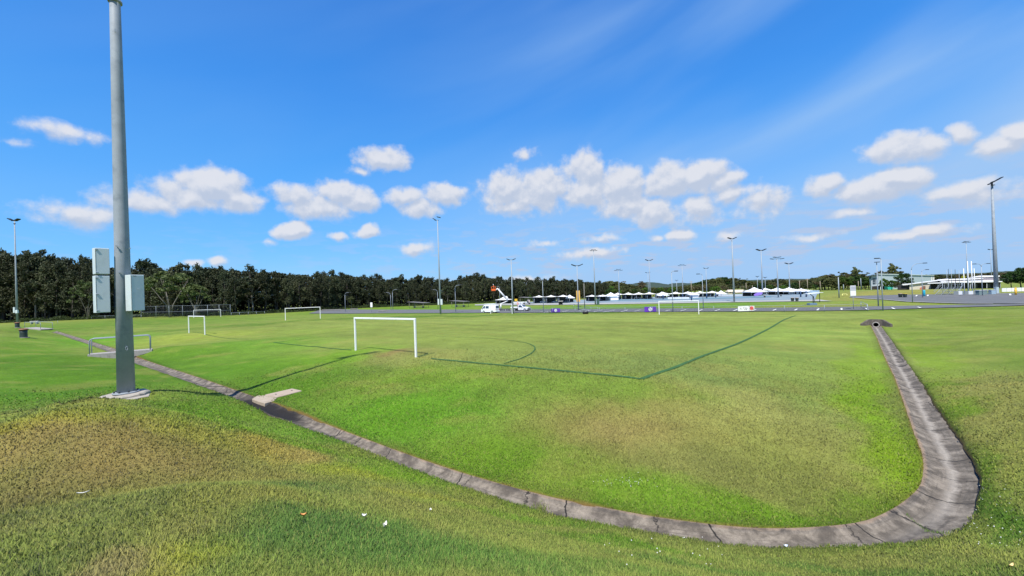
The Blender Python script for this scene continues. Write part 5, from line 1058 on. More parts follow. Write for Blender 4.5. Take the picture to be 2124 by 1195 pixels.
fpoly(MB(), lc, [(1886, 606.5), (1962, 604.8), (1962, 602.4), (1886, 604)], -.3, -.02).build('brick_plinth', m_brick, root)
fpoly(MB(), lc, [(1908, 601.4), (1914, 601.3), (1914, 594.8), (1908, 597)], -.08, .02).build('orange_panel', mat('orange_panel', (.60, .20, .12), .7), root)
d_ = fpoly(MB(), lc, [(1913.2, 600.6), (1919.6, 600.4), (1919.6, 593.6), (1913.2, 593.9)], -.12, .02).build('door', mat('door_brown', (.13, .06, .045), .6), root); fpoly(MB(), lc, [(1914.6, 599), (1918, 599), (1918, 595.5), (1914.6, 595.7)], -.15, -.1).build('door_glass', mat('door_dull', (.30, .14, .09), .4), d_)
for u in (1932.5, 1937): fpoly(MB(), lc, [(u, 584), (u+1.8, 584), (u+1.8, 574.6), (u, 574.6)], 4, 4.6).build('chimney', m_cream2, root)
root, L_, lc = frame(1925, 2080, 132, 121.5, 'long low pavilion with layered white roofs and a dark verandah', 'pavilion', 'building')
fpoly(MB(), lc, [(1932, 603.5), (2078, 601), (2078, 584), (1932, 587.6)], 2.2, 12).build('wall', m_ver, root)
fpoly(MB(), lc, [(1924, 588.6), (2000, 586.6), (2078, 585), (2078, 583.2), (2000, 584.6), (1924, 587)], -.8, 2.4).build('verandah_roof', m_roofw, root)
fpoly(MB(), lc, [(1952, 585.6), (2065, 583), (2065, 581.2), (1952, 584)], .4, 10).build('middle_roof', m_roofw, root)
fpoly(MB(), lc, [(1946, 582.6), (2044, 578.6), (2040, 577), (1953, 579.8)], 2.6, 12).build('upper_roof', m_roofw, root)
fpoly(MB(), lc, [(2030, 575.4), (2078, 574), (2078, 571.4), (2045, 571.6), (2020, 576)], 3, 12).build('top_roof', m_roofw, root)
fpoly(MB(), lc, [(2034, 582.8), (2077, 582), (2077, 574.2), (2034, 576)], 3.2, 11).build('upper_wall', mat('purple_grey', (.26, .23, .25), .8), root)
fpoly(MB(), lc, [(1948, 584.6), (2036, 582.4), (2036, 579.4), (1948, 582.8)], 3, 11).build('clerestory', mat('clerestory', (.18, .17, .17), .7), root)
for u in (1945, 1958, 1972, 1986, 1999, 2012, 2046, 2060, 2074): fpoly(MB(), lc, [(u, 602.5), (u+.9, 602.5), (u+.9, 586), (u, 586)], -.5, -.3).build('column', m_roofw if u in (2012, 2046) else m_galv, root)
fpoly(MB(), lc, [(1998, 604.5), (2078, 602), (2078, 597.6), (1998, 599.6)], -.9, -.7).build('brick_wall', m_brick, root)
for u in (1996, 2008, 2024, 2052, 2066): fpoly(MB(), lc, [(u, 598), (u+5.5, 597.8), (u+5.5, 589), (u, 589.3)], 2.1, 2.22).build('window', m_win, root)
# small boundary wall boards right of the giant pole
a_ = G(2078, 607); b__ = G(2140, 604.5)
d = b__-a_; root = empty('boundary_boards', a_, math.atan2(d.y, d.x), 'white perimeter boards right of the giant pole', 'barrier'); L_ = math.hypot(d.x, d.y)
for k in range(6): MB().box((L_*(k+.5)/6, 0, .6), (L_/6*.94, .06, .85)).build('panel', m_white if k % 3 else m_barr, root)
a_ = G(1978, 612.3); d = G(2030, 611)-a_; root = empty('boundary_boards', a_, math.atan2(d.y, d.x), 'pale perimeter boards behind the white football posts', 'barrier'); L_ = math.hypot(d.x, d.y)
for k in range(5): MB().box((L_*(k+.5)/5, 0, .5), (L_/5*.94, .06, .9)).build('panel', m_barr if k % 2 else mat('board_grey', (.22, .25, .27), .6), root)
# bleachers
a_ = G(1938, 612); d = G(1992, 611.5)-a_; root = empty('bleachers', a_, math.atan2(d.y, d.x), 'silver aluminium bleacher stand beside the car park', 'bleachers'); L_ = math.hypot(d.x, d.y)
for k in range(5): MB().box((L_*.48, .7*k, .35+.38*k), (L_*(.86-.05*k), .28, .05)).build('seat_plank', m_galv, root); MB().box((L_*.48, .7*k-.3, .1+.38*k), (L_*(.86-.05*k), .3, .04)).build('foot_plank', m_galv, root)
for x in (.06, .3, .55, .8): MB().tube([(L_*x, -.4, 0), (L_*x, 3., 1.95)], .05, 6).tube([(L_*x, 3., 0), (L_*x, 3., 2.9)], .05, 6).tube([(L_*x, 0, .05), (L_*x, 3., .05)], .04, 6).build('frame', m_galv, root)
MB().tube([(L_*.02, -.4, 1.), (L_*.02, 3., 2.9), (L_*.85, 3., 2.9), (L_*.98, -.4, .9)], .04, 6).tube([(L_*.02, -.4, .6), (L_*.02, 3., 2.4), (L_*.85, 3., 2.4), (L_*.98, -.4, .5)], .03, 6).build('guard_rail', m_galv, root)
# skip and bench
p = G(1847, 606, Y=165); root = empty('skip_bin', p, 0, 'teal skip bin beside the hall entrance', 'skip'); mt = mat('teal_paint', (.03, .38, .30), .5)
MB().add([(x*w_, y, z) for z, w_ in ((.1, .9), (1.7, 1.25)) for x, y in ((-1, 0), (1, 0), (1, 1.6), (-1, 1.6))], [(3, 2, 1, 0), (0, 1, 5, 4), (1, 2, 6, 5), (2, 3, 7, 6), (3, 0, 4, 7), (4, 5, 6, 7)]).build('body', mt, root); MB().box((0, .8, 1.75), (2.6, 1.7, .1)).build('lid', mt, root)
p = G(2036, 612.3); root = empty('utility_box', p, 0, 'low grey green utility cabinet behind the double armed street lamp', 'cabinet'); MB().box((0, 0, .55), (1.9, .8, 1.1), 0, .03).build('body', mat('utility_green', (.16, .22, .22), .6), root); MB().box((0, 0, 1.13), (2.1, 1., .08)).build('lid', m_barr, root)
p = G(2058, 611); root = empty('utility_box', p, 0, 'pale blue utility cabinet at the foot of the giant pole', 'cabinet'); MB().box((0, 0, .5), (1., .7, 1.0), 0, .03).build('body', mat('utility_blue', (.28, .38, .46), .6), root); MB().box((0, 0, 1.02), (1.1, .8, .06)).build('lid', m_barr, root)

# ---------------------------------------------------------------- vehicles
m_car = mat('vehicle_white', (.78, .79, .80), .25, nscale=1, namt=.02, spec=.6); m_glass = mat('vehicle_glass', (.03, .05, .08), .08, spec=.8); m_trim = mat('bumper_grey', (.06, .06, .065), .6); m_rim = mat('wheel_rim', (.5, .5, .52), .35, .5); m_lamp = mat('tail_lamp', (.5, .02, .02), .3); m_hl = mat('head_lamp', (.7, .72, .75), .1)
def shell(mb, prof, hw0, hw1, zk, x0=None):
    """side profile (x,z) swept across y; above zk the sides lean in"""
    n = len(prof); zmax = max(z for _, z in prof); vs = []
    for s_ in (-1, 1):
        for x, z in prof: t = max(0, (z-zk)/(zmax-zk)); vs.append((x, s_*(hw0+(hw1-hw0)*t), z))
    return mb.add(vs, [tuple(range(n)), tuple(reversed(range(n, 2*n)))]+[(i, n+i, n+(i+1) % n, (i+1) % n) for i in range(n)])
def wheel(root, x, y, r_=.34):
    o = MB().cyl((x, y-.11, r_), (x, y+.11, r_), r_, 20).build('wheel', m_black, root); s_ = 1 if y > 0 else -1; MB().cyl((x, y+s_*.10, r_), (x, y+s_*.125, r_), r_*.62, 16).build('rim', m_rim, o)
def sidewin(mb, pts, hw0, hw1, zk, zm, off=.006, s1=(-1, 1)):
    for s_ in s1:
        vs = []
        for o_ in (0, off):
            for x, z in pts: t = max(0, (z-zk)/(zm-zk)); vs.append((x, s_*(hw0+(hw1-hw0)*t+o_-.004), z))
        n = len(pts); mb.add(vs, [tuple(range(n)), tuple(range(n, 2*n))]+[(i, (i+1) % n, n+(i+1) % n, n+i) for i in range(n)])
def van():
    p = G(1017, 649.2); root = empty('van', p, math.atan2(.56, -.83), 'white high roofed van parked on the road behind a goal', 'van')
    prof = [(-2.35, .35), (-2.38, 1.0), (-2.28, 1.95), (-2.1, 2.1), (1.2, 2.13), (1.5, 2.02), (2.12, 1.22), (2.36, .95), (2.40, .45), (2.3, .28), (-2.2, .28)]
    b_ = shell(MB(), prof, .86, .74, .95).build('body', m_car, root, bev=.05)
    for s_ in (-1, 1):
        mb = MB(); sidewin(mb, [(1.05, 1.2), (1.93, 1.2), (1.42, 1.86), (1.05, 1.86)], .86, .74, .95, 2.13, s1=(s_,)); mb.build('cab_window', m_glass, root)
        mb = MB(); sidewin(mb, [(-.15, 1.2), (.85, 1.2), (.85, 1.82), (-.15, 1.82)], .86, .74, .95, 2.13, s1=(s_,)); mb.build('side_window', m_glass, root)
    MB().add([(-2.37, -.70, 1.25), (-2.37, .70, 1.25), (-2.30, .62, 1.88), (-2.30, -.62, 1.88)], [(0, 1, 2, 3)]).build('rear_window', m_glass, root)
    MB().add([(2.15, -.74, 1.27), (2.15, .74, 1.27), (1.60, .66, 1.99), (1.60, -.66, 1.99)], [(3, 2, 1, 0)]).build('windscreen', m_glass, root)
    MB().box((-2.42, 0, .45), (.16, 1.66, .26), 0, .04).build('rear_bumper', m_car, root); MB().box((2.38, 0, .42), (.14, 1.66, .3), 0, .04).build('front_bumper', m_trim, root)
    for s_ in (-1, 1):
        MB().box((-2.38, s_*.76, .95), (.05, .12, .42)).build('tail_light', m_lamp, root); MB().box((2.33, s_*.64, .82), (.1, .3, .2), 0, .03).build('headlight', m_hl, root)
        MB().box((1.85, s_*1.0, 1.25), (.12, .14, .22), 0, .02).build('mirror', m_trim, root)
        for x in (1.5, -1.25): wheel(root, x, s_*.78)
    MB().box((-2.405, 0, .80), (.02, .45, .12)).build('number_plate', mat('plate', (.6, .6, .55), .5), root)
    rk = MB().box((-.4, .45, 2.22), (3.0, .08, .06)).box((-.4, -.45, 2.22), (3.0, .08, .06)).build('roof_rack', m_rim, root)
    for x in (-1.6, -.4, .9): MB().box((x, 0, 2.2), (.06, 1.2, .05)).build('rack_bar', m_rim, rk)
    MB().cyl((-1.6, .2, 2.32), (1.8, .2, 2.32), .09, 10).build('conduit_tube', m_white, rk)
    MB().box((-.3, -.868, .95), (.9, .012, .05)).box((.35, -.868, .7), (.35, .012, .05)).build('door_line', m_rim, root)
van()
def ute():
    p = G(1080, 645.3); root = empty('utility_truck', p, math.atan2(-.52, .85), 'white flat tray utility truck parked beyond the van', 'truck')
    MB(); prof = [(-.35, .45), (-.35, 1.62), (-.2, 1.76), (.65, 1.76), (1.35, 1.14), (2.35, 1.02), (2.62, .88), (2.66, .42), (2.5, .36), (-.3, .36)]
    shell(MB(), prof, .86, .66, 1.05).build('cab', m_car, root, bev=.05)
    for s_ in (-1, 1): mb = MB(); sidewin(mb, [(-.15, 1.12), (1.12, 1.12), (.58, 1.64), (-.15, 1.64)], .86, .66, 1.05, 1.76, s1=(s_,)); mb.build('side_window', m_glass, root)
    MB().add([(1.30, -.78, 1.2), (1.30, .78, 1.2), (.74, .62, 1.70), (.74, -.62, 1.70)], [(3, 2, 1, 0)]).build('windscreen', m_glass, root)
    MB().box((2.66, 0, .52), (.14, 1.72, .34), 0, .04).build('bumper', m_trim, root); MB().box((2.64, 0, .82), (.06, .9, .16)).build('grille', m_dark, root); MB().cyl((2.74, -.7, .5), (2.8, .7, .95), .03, 6).cyl((2.76, -.75, .95), (2.76, .75, .95), .035, 8).build('bull_bar', m_rim, root)
    tr = MB().box((-1.55, 0, .88), (2.3, 1.8, .08)).build('tray', m_rim, root)
    for s_ in (-1, 1): MB().box((-1.55, s_*.9, 1.05), (2.3, .04, .28)).build('tray_side', m_car, tr); MB().box((2.6, s_*.66, .84), (.12, .32, .2), 0, .03).build('headlight', m_hl, root); MB().box((.95, s_*.98, 1.22), (.12, .14, .2)).build('mirror', m_trim, root); MB().box((-2.72, s_*.7, .78), (.04, .3, .12)).build('tail_light', m_lamp, root)
    MB().box((-2.69, 0, 1.05), (.04, 1.8, .28)).build('tailgate', m_car, tr); MB().box((-.45, 0, 1.35), (.05, 1.7, .9)).build('headboard', m_rim, tr); MB().box((-1.4, 0, .62), (2.6, .9, .2)).build('chassis', m_dark, root)
    for s_ in (-1, 1):
        for x in (1.75, -1.5): wheel(root, x, s_*.76, .37)
    return root, p
ut, up_ = ute()
# trailer mounted boom lift behind the van
p = G(1052, 645); p = Vector((p.x, p.y, p.z)); Yb = p.y
def bp(u, v): q = Wp(u, v, Yb); return q-p
root = empty('cherry_picker', p, 0, 'white trailer boom lift raising an orange basket before the forest', 'boom lift')
MB().box((-1.0, 0, .55), (3.6, .9, .22), 0, .03).build('chassis', m_trim, root)
for x in (-.4,):
    for s_ in (-1, 1): wheel(root, x, s_*.75, .3)
for sx_ in (-1, 1):
    for sy in (-1, 1): MB().tube([(-.6+sx_*.6, sy*.4, .6), (-.6+sx_*1.6, sy*1.5, .1)], .06, 6).cyl((-.6+sx_*1.6, sy*1.5, 0), (-.6+sx_*1.6, sy*1.5, .08), .16, 10).build('outrigger', m_trim, root)
mb_ = MB(); k0, k1, k2, k3, k4 = bp(1036.5, 631), bp(1051, 625.3), bp(1049.5, 619), bp(1031.5, 598), bp(1027.3, 603.6)
MB().cyl((k0.x+.3, 0, .6), (k0.x+.3, 0, k0.z), .16, 10).build('turret', m_white, root)
MB().tube([k0, k1], [.13, .13], 8).build('lower_boom', m_white, root)
MB().tube([k1+Vector((.15, 0, -.1)), k2+Vector((.25, 0, .3)), k2+Vector((-.1, 0, .5))], [.22, .34, .2], 8).build('knuckle', m_white, root)
MB().tube([k2, k2*.45+k3*.55, k3], [.27, .22, .14], 8).build('upper_boom', m_white, root); MB().tube([k3, k4], .11, 8).build('jib', m_white, root)
pts = [k3+Vector((.1, -.1, .1)), bp(1036, 593), bp(1038.5, 600), bp(1044, 610), k2+Vector((.2, -.1, .4))]; MB().tube([Vector(q) for q in catmull([tuple(q) for q in pts], .4)], .025, 6).build('hose', m_trim, root)
m_bask = mat('basket_orange', (.80, .13, .02), .6, nscale=2, namt=.1)
bc = bp(1023.8, 603.2); bw, bh = 1.15, 1.05
bk = MB().box((bc.x, bc.y, bc.z), (bw, .8, .08)).box((bc.x, bc.y-.4, bc.z+.28), (bw, .05, .5)).box((bc.x, bc.y+.4, bc.z+.28), (bw, .05, .5)).box((bc.x-bw/2, bc.y, bc.z+.28), (.05, .8, .5)).box((bc.x+bw/2, bc.y, bc.z+.28), (.05, .8, .5)).build('basket', m_bask, root)
for x in (-.5, .5):
    for y in (-.5, .5): MB().cyl((bc.x+x*bw, bc.y+y*.8, bc.z), (bc.x+x*bw, bc.y+y*.8, bc.z+bh+.1), .03, 6).build('basket_post', m_bask, bk)
MB().tube([(bc.x-bw/2, bc.y-.4, bc.z+bh+.1), (bc.x+bw/2, bc.y-.4, bc.z+bh+.1), (bc.x+bw/2, bc.y+.4, bc.z+bh+.1), (bc.x-bw/2, bc.y+.4, bc.z+bh+.1), (bc.x-bw/2, bc.y-.4, bc.z+bh+.1)], .035, 6).build('basket_rail', m_bask, bk)

# ---------------------------------------------------------------- people
m_skin = mat('skin', (.45, .26, .18), .6, nscale=10, namt=.03); m_hair = mat('hair', (.04, .025, .015), .8)
def person(loc, rz, label, shirt, trousers, pose, hat=None, s_=1.):
    """pose: joint positions (x right, y forward, z up), metres"""
    V = dict(pelvis=(0, 0, .95), waist=(0, 0, 1.08), chest=(0, .01, 1.32), neck=(0, .0, 1.48), head0=(0, .02, 1.56), head1=(0, .03, 1.66), head2=(0, .02, 1.75)); V.update(pose)
    names = list(V); E = [('pelvis', 'waist'), ('waist', 'chest'), ('chest', 'neck'), ('neck', 'head0'), ('head0', 'head1'), ('head1', 'head2')]
    for q in 'lr': E += [('chest', 'sh'+q), ('sh'+q, 'el'+q), ('el'+q, 'wr'+q), ('wr'+q, 'pa'+q), ('pelvis', 'hip'+q), ('hip'+q, 'kn'+q), ('kn'+q, 'an'+q), ('an'+q, 'to'+q)]
    rad = dict(pelvis=.14, waist=.125, chest=.15, neck=.055, head0=.065, head1=.095, head2=.07, sh=.07, el=.045, wr=.03, pa=.035, hip=.095, kn=.062, an=.042, to=.04)
    co = [Vector(V[k]) for k in names]; ed = [(names.index(a), names.index(b2)) for a, b2 in E]; rs = [rad.get(k, rad.get(k[:-1], .05)) for k in names]
    for q in 'lr':
        pa = Vector(V['pa'+q]); wr = Vector(V['wr'+q]); d = (pa-wr).normalized(); sd = d.cross(Vector((0, 1, 0))).normalized() if abs(d.y) < .8 else Vector((1, 0, 0)); i0 = names.index('pa'+q)
        for k, (o_, l_) in enumerate(((-.03, .07), (-.01, .085), (.01, .08), (.03, .06))):
            a = pa+sd*o_+d*.04; m1 = a+d*l_*.5+Vector((0, 0, -.008)); e = a+d*l_+Vector((0, 0, -.03)); n0 = len(co); co += [a, m1, e]; rs += [.010, .009, .007]; ed += [(i0, n0), (n0, n0+1), (n0+1, n0+2)]
        a = pa-sd*.035; e = a-sd*.03+d*.04; n0 = len(co); co += [a, e]; rs += [.012, .009]; ed += [(i0, n0), (n0, n0+1)]
    me = bpy.data.meshes.new('person'); me.from_pydata(co, ed, []); o = bpy.data.objects.new('person', me); col.objects.link(o)
    md = o.modifiers.new('skin', 'SKIN'); 
    for i, r_ in enumerate(rs): me.skin_vertices[0].data[i].radius = (r_, r_*(.8 if i < 3 else 1)); me.skin_vertices[0].data[i].use_root = (i == 0)
    o.modifiers.new('sub', 'SUBSURF').levels = 2; bpy.context.view_layer.update()
    m2 = bpy.data.meshes.new_from_object(o.evaluated_get(bpy.context.evaluated_depsgraph_get())); bpy.data.objects.remove(o)
    for q in (m_skin, shirt, trousers, m_black): m2.materials.append(q)
    wz = {q: Vector(V['el'+q]) for q in 'lr'}
    for f in m2.polygons:
        c_ = f.center; z = c_.z; f.use_smooth = True; arm = min((c_-Vector(V['wr'+q])).length for q in 'lr') < .10 or min((c_-Vector(V['pa'+q])).length for q in 'lr') < .15
        f.material_index = 0 if (z > 1.49 or arm) else (1 if z > .98 or abs(c_.x) > .26 else (2 if z > .09 else 3))
    o = bpy.data.objects.new('person', m2); col.objects.link(o); o.location = loc; o.rotation_euler = (0, 0, rz); o.scale = (s_,)*3; tag(o, label, 'person')
    h = Vector(V['head1']); MB().tube([(0, 0, 0), (0, .015, 0)], [.012, .008], 6).build('nose', m_skin, o, h+Vector((0, .09, -.01)))
    for sx_ in (-1, 1): MB().box((sx_*.033, .088, .012), (.02, .01, .01)).build('eye', m_mark, o, h); MB().box((sx_*.092, 0, -.01), (.018, .035, .055), 0, .006).build('ear', m_skin, o, h)
    MB().box((0, .088, -.05), (.045, .008, .01)).build('mouth', mat('lips', (.35, .12, .1), .6), o, h)
    if hat: MB().tube([(0, .02, .02), (0, .02, .045), (0, .0, .09), (0, 0, .125), (0, 0, .14)], [.145, .118, .108, .075, .02], 16).build('hard_hat', hat, o, h)
    else: MB().tube([(0, -.02, -.03), (0, -.02, .03), (0, -.01, .09), (0, 0, .115)], [.10, .108, .09, .03], 14).build('hair', m_hair, o, h)
    return o
m_hiv = mat('hi_vis_orange', (.85, .18, .05), .7, nscale=4, namt=.08); m_navy = mat('navy_cloth', (.02, .025, .05), .8); m_pink = mat('faded_hi_vis', (.75, .33, .25), .7)
person(p+Vector((bc.x+.12, bc.y, bc.z+.04)), R(100), 'worker in orange high visibility clothes and white hard hat standing in the raised basket', m_hiv, m_hiv,
  dict(chest=(0, .05, 1.31), neck=(0, .09, 1.46), head0=(0, .12, 1.54), head1=(0, .14, 1.64), head2=(0, .13, 1.73), shl=(-.19, .06, 1.40), ell=(-.27, .16, 1.16), wrl=(-.22, .36, 1.14), pal=(-.2, .43, 1.14), shr=(.19, .06, 1.40), elr=(.27, .16, 1.16), wrr=(.2, .36, 1.12), par=(.18, .43, 1.12),
       hipl=(-.09, 0, .9), knl=(-.11, .04, .5), anl=(-.11, 0, .09), tol=(-.12, .14, .04), hipr=(.09, 0, .9), knr=(.11, .04, .5), anr=(.11, 0, .09), tor=(.12, .14, .04)), m_white)
pt = ut.matrix_basis @ Vector((-.95, .15, .92))
person(pt-Vector((0, 0, 0)), R(190), 'worker in a faded orange top standing on the tray of the white truck', m_pink, m_pink,
  dict(shl=(-.19, 0, 1.40), ell=(-.24, -.02, 1.12), wrl=(-.22, .1, .92), pal=(-.21, .14, .86), shr=(.19, 0, 1.40), elr=(.25, -.02, 1.12), wrr=(.2, .14, .94), par=(.18, .2, .9), hipl=(-.09, 0, .9), knl=(-.1, .02, .5), anl=(-.12, 0, .09), tol=(-.13, .13, .04), hipr=(.09, 0, .9), knr=(.12, .03, .5), anr=(.12, -.02, .09), tor=(.14, .12, .04)), m_white)
# ---------------------------------------------------------------- trees
def leafmat(name, base, var=.35):
    m_ = bpy.data.materials.new(name); m_.use_nodes = True; b = NB(m_.node_tree); pr = b.N['Principled BSDF']
    at = b.n('ShaderNodeAttribute', attribute_name='Var'); oi = b.n('ShaderNodeObjectInfo')
    k = b.m('MULTIPLY', b.m('MULTIPLY_ADD', at.outputs['Fac'], .75, .62), b.m('MULTIPLY_ADD', oi.outputs['Random'], var*2, 1-var))
    c_ = b.vm('MULTIPLY', base, b.xyz(k, k, k)); r2 = b.m('FRACT', b.m('MULTIPLY', oi.outputs['Random'], 7.31))
    c_ = b.mix(b.m('MULTIPLY', r2, .35), c_, b.vm('MULTIPLY', (base[0]*1.5, base[1]*1.05, base[2]*.9), b.xyz(k, k, k)))
    b.L.new(c_, pr.inputs['Base Color']); pr.inputs['Roughness'].default_value = .6; pr.inputs['Specular IOR Level'].default_value = .2
    tr = b.n('ShaderNodeBsdfTranslucent'); b.L.new(c_, tr.inputs[0]); mx = b.n('ShaderNodeMixShader'); mx.inputs[0].default_value = .18
    b.L.new(pr.outputs[0], mx.inputs[1]); b.L.new(tr.outputs[0], mx.inputs[2]); b.L.new(mx.outputs[0], b.N['Material Output'].inputs[0]); return m_
L_dark = leafmat('foliage_dark', (.052, .066, .032)); L_mid = leafmat('foliage_mid', (.10, .12, .045)); L_grn = leafmat('foliage_green', (.075, .15, .022)); L_olive = leafmat('foliage_olive', (.15, .135, .07)); L_pale = leafmat('foliage_pale', (.10, .135, .045), .1); L_deep = leafmat('foliage_deep', (.03, .07, .015), .1); L_yel = leafmat('foliage_yellow', (.42, .42, .03), .1)
m_bark = mat('grey_bark', (.105, .09, .075), .95, nscale=2, namt=.3); m_barkp = mat('pale_bark', (.20, .18, .15), .9, nscale=2, namt=.2)
def tree_meshes(kind, seed, leaf, bark):
    """unit-height tree: returns (trunk mesh, crown mesh)"""
    rg = np.random.default_rng(seed); rd = random.Random(seed); tb = MB(); cl = []
    if kind == 'tall':      # slender forest tree, dense dark oblong crown on a long stem
        bend = rd.uniform(-.03, .03); tb.tube([(0, 0, -.02), (bend*.5, 0, .3), (bend, bend, .65), (bend*.6, bend, .93)], [.012, .0095, .007, .002], 6)
        base = rd.uniform(.06, .30)
        for i in range(60):
            z = base+(1-base)*(i/60)**.9*.98; t = (z-base)/(1-base); r_ = (.185*math.sin(math.pi*min(1, .18+.80*t))**.7)*rd.uniform(.35, 1.15); a = rd.uniform(0, 6.28)
            c_ = (bend+r_*math.cos(a), r_*math.sin(a), z); cl.append((c_, rd.uniform(.035, .060), 1.25))
            if i % 3 == 0: tb.tube([(bend*.8, bend*.5, z-.06), (c_[0], c_[1], c_[2])], [.0035, .0012], 4)
        for k in range(4): a = rd.uniform(0, 6.28); cl.append(((bend+.03*math.cos(a), .03*math.sin(a), rd.uniform(.93, 1.)), .03, 1.6))
    elif kind == 'gum':     # open eucalypt with separate clumps at the branch ends
        tb.tube([(0, 0, -.02), (.01, 0, .25), (-.01, .01, .5), (.02, 0, .8)], [.018, .014, .011, .004], 7)
        for i in range(17):
            a = i*2.4+rd.uniform(-.4, .4); z0 = rd.uniform(.3, .75); r_ = rd.uniform(.08, .27)*(1.15-z0*.6); z1 = min(.97, z0+rd.uniform(.12, .3)); c_ = (r_*math.cos(a), r_*math.sin(a), z1)
            tb.tube([(0, 0, z0), (c_[0]*.6, c_[1]*.6, z0*.4+z1*.6), c_], [.007, .004, .0015], 5)
            for k in range(4): cl.append(((c_[0]+rd.gauss(0, .035), c_[1]+rd.gauss(0, .035), c_[2]+rd.gauss(0, .02)), rd.uniform(.035, .06), .7))
        cl.append(((.0, 0, .95), .05, .9))
    elif kind == 'round':   # bushy rounded crown
        tb.tube([(0, 0, -.02), (0, .01, .2), (.02, 0, .45)], [.025, .02, .01], 7)
        for i in range(85):
            a = rd.uniform(0, 6.28); ph = rd.uniform(-.7, 1.45); R_ = .36*rd.uniform(.55, 1.05); c_ = (R_*math.cos(ph)*math.cos(a), R_*math.cos(ph)*math.sin(a), .56+.40*math.sin(ph)*rd.uniform(.7, 1.08)); cl.append((c_, rd.uniform(.05, .085), .8))
            if i % 6 == 0: tb.tube([(0, 0, .3), (c_[0]*.8, c_[1]*.8, c_[2]*.9)], [.009, .003], 5)
    elif kind == 'spread':  # wide layered crown on several pale limbs
        for j in range(5):
            a = j*1.26+.4; c_ = (.22*math.cos(a), .22*math.sin(a), .55); tb.tube([(0, 0, -.02), (c_[0]*.25, c_[1]*.25, .25), c_, (c_[0]*1.6, c_[1]*1.6, .78)], [.011, .008, .005, .0015], 6)
        for i in range(70):
            a = rd.uniform(0, 6.28); r_ = .46*rd.uniform(.1, 1)**.6; z = .93-.55*(r_/.46)**2*rd.uniform(.5, 1)+rd.uniform(-.06, .03); cl.append(((r_*math.cos(a), r_*math.sin(a), z), rd.uniform(.045, .075), .5))
    V = []; C_ = []; nl = 46 if kind != 'tall' else 40
    for c_, r_, zs in cl:
        p = rg.normal(0, 1, (nl, 3)); p /= np.linalg.norm(p, axis=1)[:, None]+1e-6; p *= (r_*rg.uniform(.35, 1.1, nl)**.7)[:, None]; p[:, 2] *= zs; p += np.array(c_)
        sz = (.014 if kind == 'tall' else (.026 if kind == 'round' else .021))*rg.uniform(.6, 1.4, nl); d1 = rg.normal(0, 1, (nl, 3)); d1 /= np.linalg.norm(d1, axis=1)[:, None]; d2 = np.cross(d1, rg.normal(0, 1, (nl, 3))); d2 /= np.linalg.norm(d2, axis=1)[:, None]+1e-6
        d1[:, 2] += .3
        q = np.stack([p-d1*sz[:, None], p+d2*sz[:, None]*.6, p+d1*sz[:, None], p-d2*sz[:, None]*.6], 1); V.append(q.reshape(-1, 3))
        cv = rg.uniform(.75, 1.0)*.0+rd.uniform(.2, .8); C_.append(np.repeat(np.clip(cv+rg.normal(0, .18, nl), 0, 1), 4))
    V = np.concatenate(V); Cv = np.concatenate(C_); Fc = np.arange(len(V)).reshape(-1, 4)
    cm = arrmesh('crown', V, Fc, leaf); setcol(cm, 'Var', np.repeat(Cv[:, None], 3, 1))
    to = tb.build('trunk', bark); tm = to.data; bpy.data.objects.remove(to); return tm, cm
VAR = {}
def variants(key, kind, n, leaf, bark): VAR[key] = [tree_meshes(kind, hash(key) % 1000 if False else sum(map(ord, key))*7+i, leaf, bark) for i in range(n)]
variants('forest', 'tall', 7, L_dark, m_bark); variants('forestgum', 'gum', 2, L_dark, m_barkp); variants('mid', 'round', 3, L_mid, m_bark); variants('green', 'round', 2, L_grn, m_bark); variants('olive', 'gum', 3, L_olive, m_barkp); variants('midgum', 'gum', 2, L_mid, m_barkp)
variants('pale', 'spread', 1, L_pale, m_barkp); variants('deep', 'round', 1, L_deep, m_bark); variants('yellow', 'round', 1, L_yel, m_bark)
def tree(key, p, H_, wid, name, label, grp=None, vi=None):
    tm, cm = random.choice(VAR[key]) if vi is None else VAR[key][vi]
    root = empty(name, p, random.uniform(0, 6.28), label, 'tree', grp)
    for nm, me in (('trunk', tm), ('crown', cm)):
        o = bpy.data.objects.new(nm, me); col.objects.link(o); o.parent = root; o.scale = (H_*wid, H_*wid, H_)
    return root
FR = np.array([(-90,150),(0,152),(100,152),(200,152),(300,156),(400,152),(480,150),(560,160),(650,172),(720,190),(800,198),(900,204),(1000,208),(1100,216),(1200,228),(1260,238)], float)
TOPS = np.array([(-90,518),(0,523),(30,520),(60,524),(85,518),(100,525),(150,528),(190,532),(230,540),(300,546),(330,550),(375,546),(400,549),(440,543),(470,547),(500,549),(540,553),(570,553),(600,557),(640,560),(690,561),(720,564),(760,566),(800,572),(830,570),(850,576),(870,570),(900,577),(930,577),(960,571),(990,567),(1020,570),(1040,573),(1080,575),(1110,574),(1150,576),(1190,578),(1220,581),(1260,583)], float)
def fline(u): Y = np.interp(u, FR[:, 0], FR[:, 1]); q = Wp(u, 600, Y); return Vector((q.x, q.y, 0))
us = np.linspace(-90, 1262, 800); pl = [fline(u) for u in us]; cum = np.concatenate([[0], np.cumsum([(b2-a).length for a, b2 in zip(pl[:-1], pl[1:])])]); LT = cum[-1]
cnt = 0
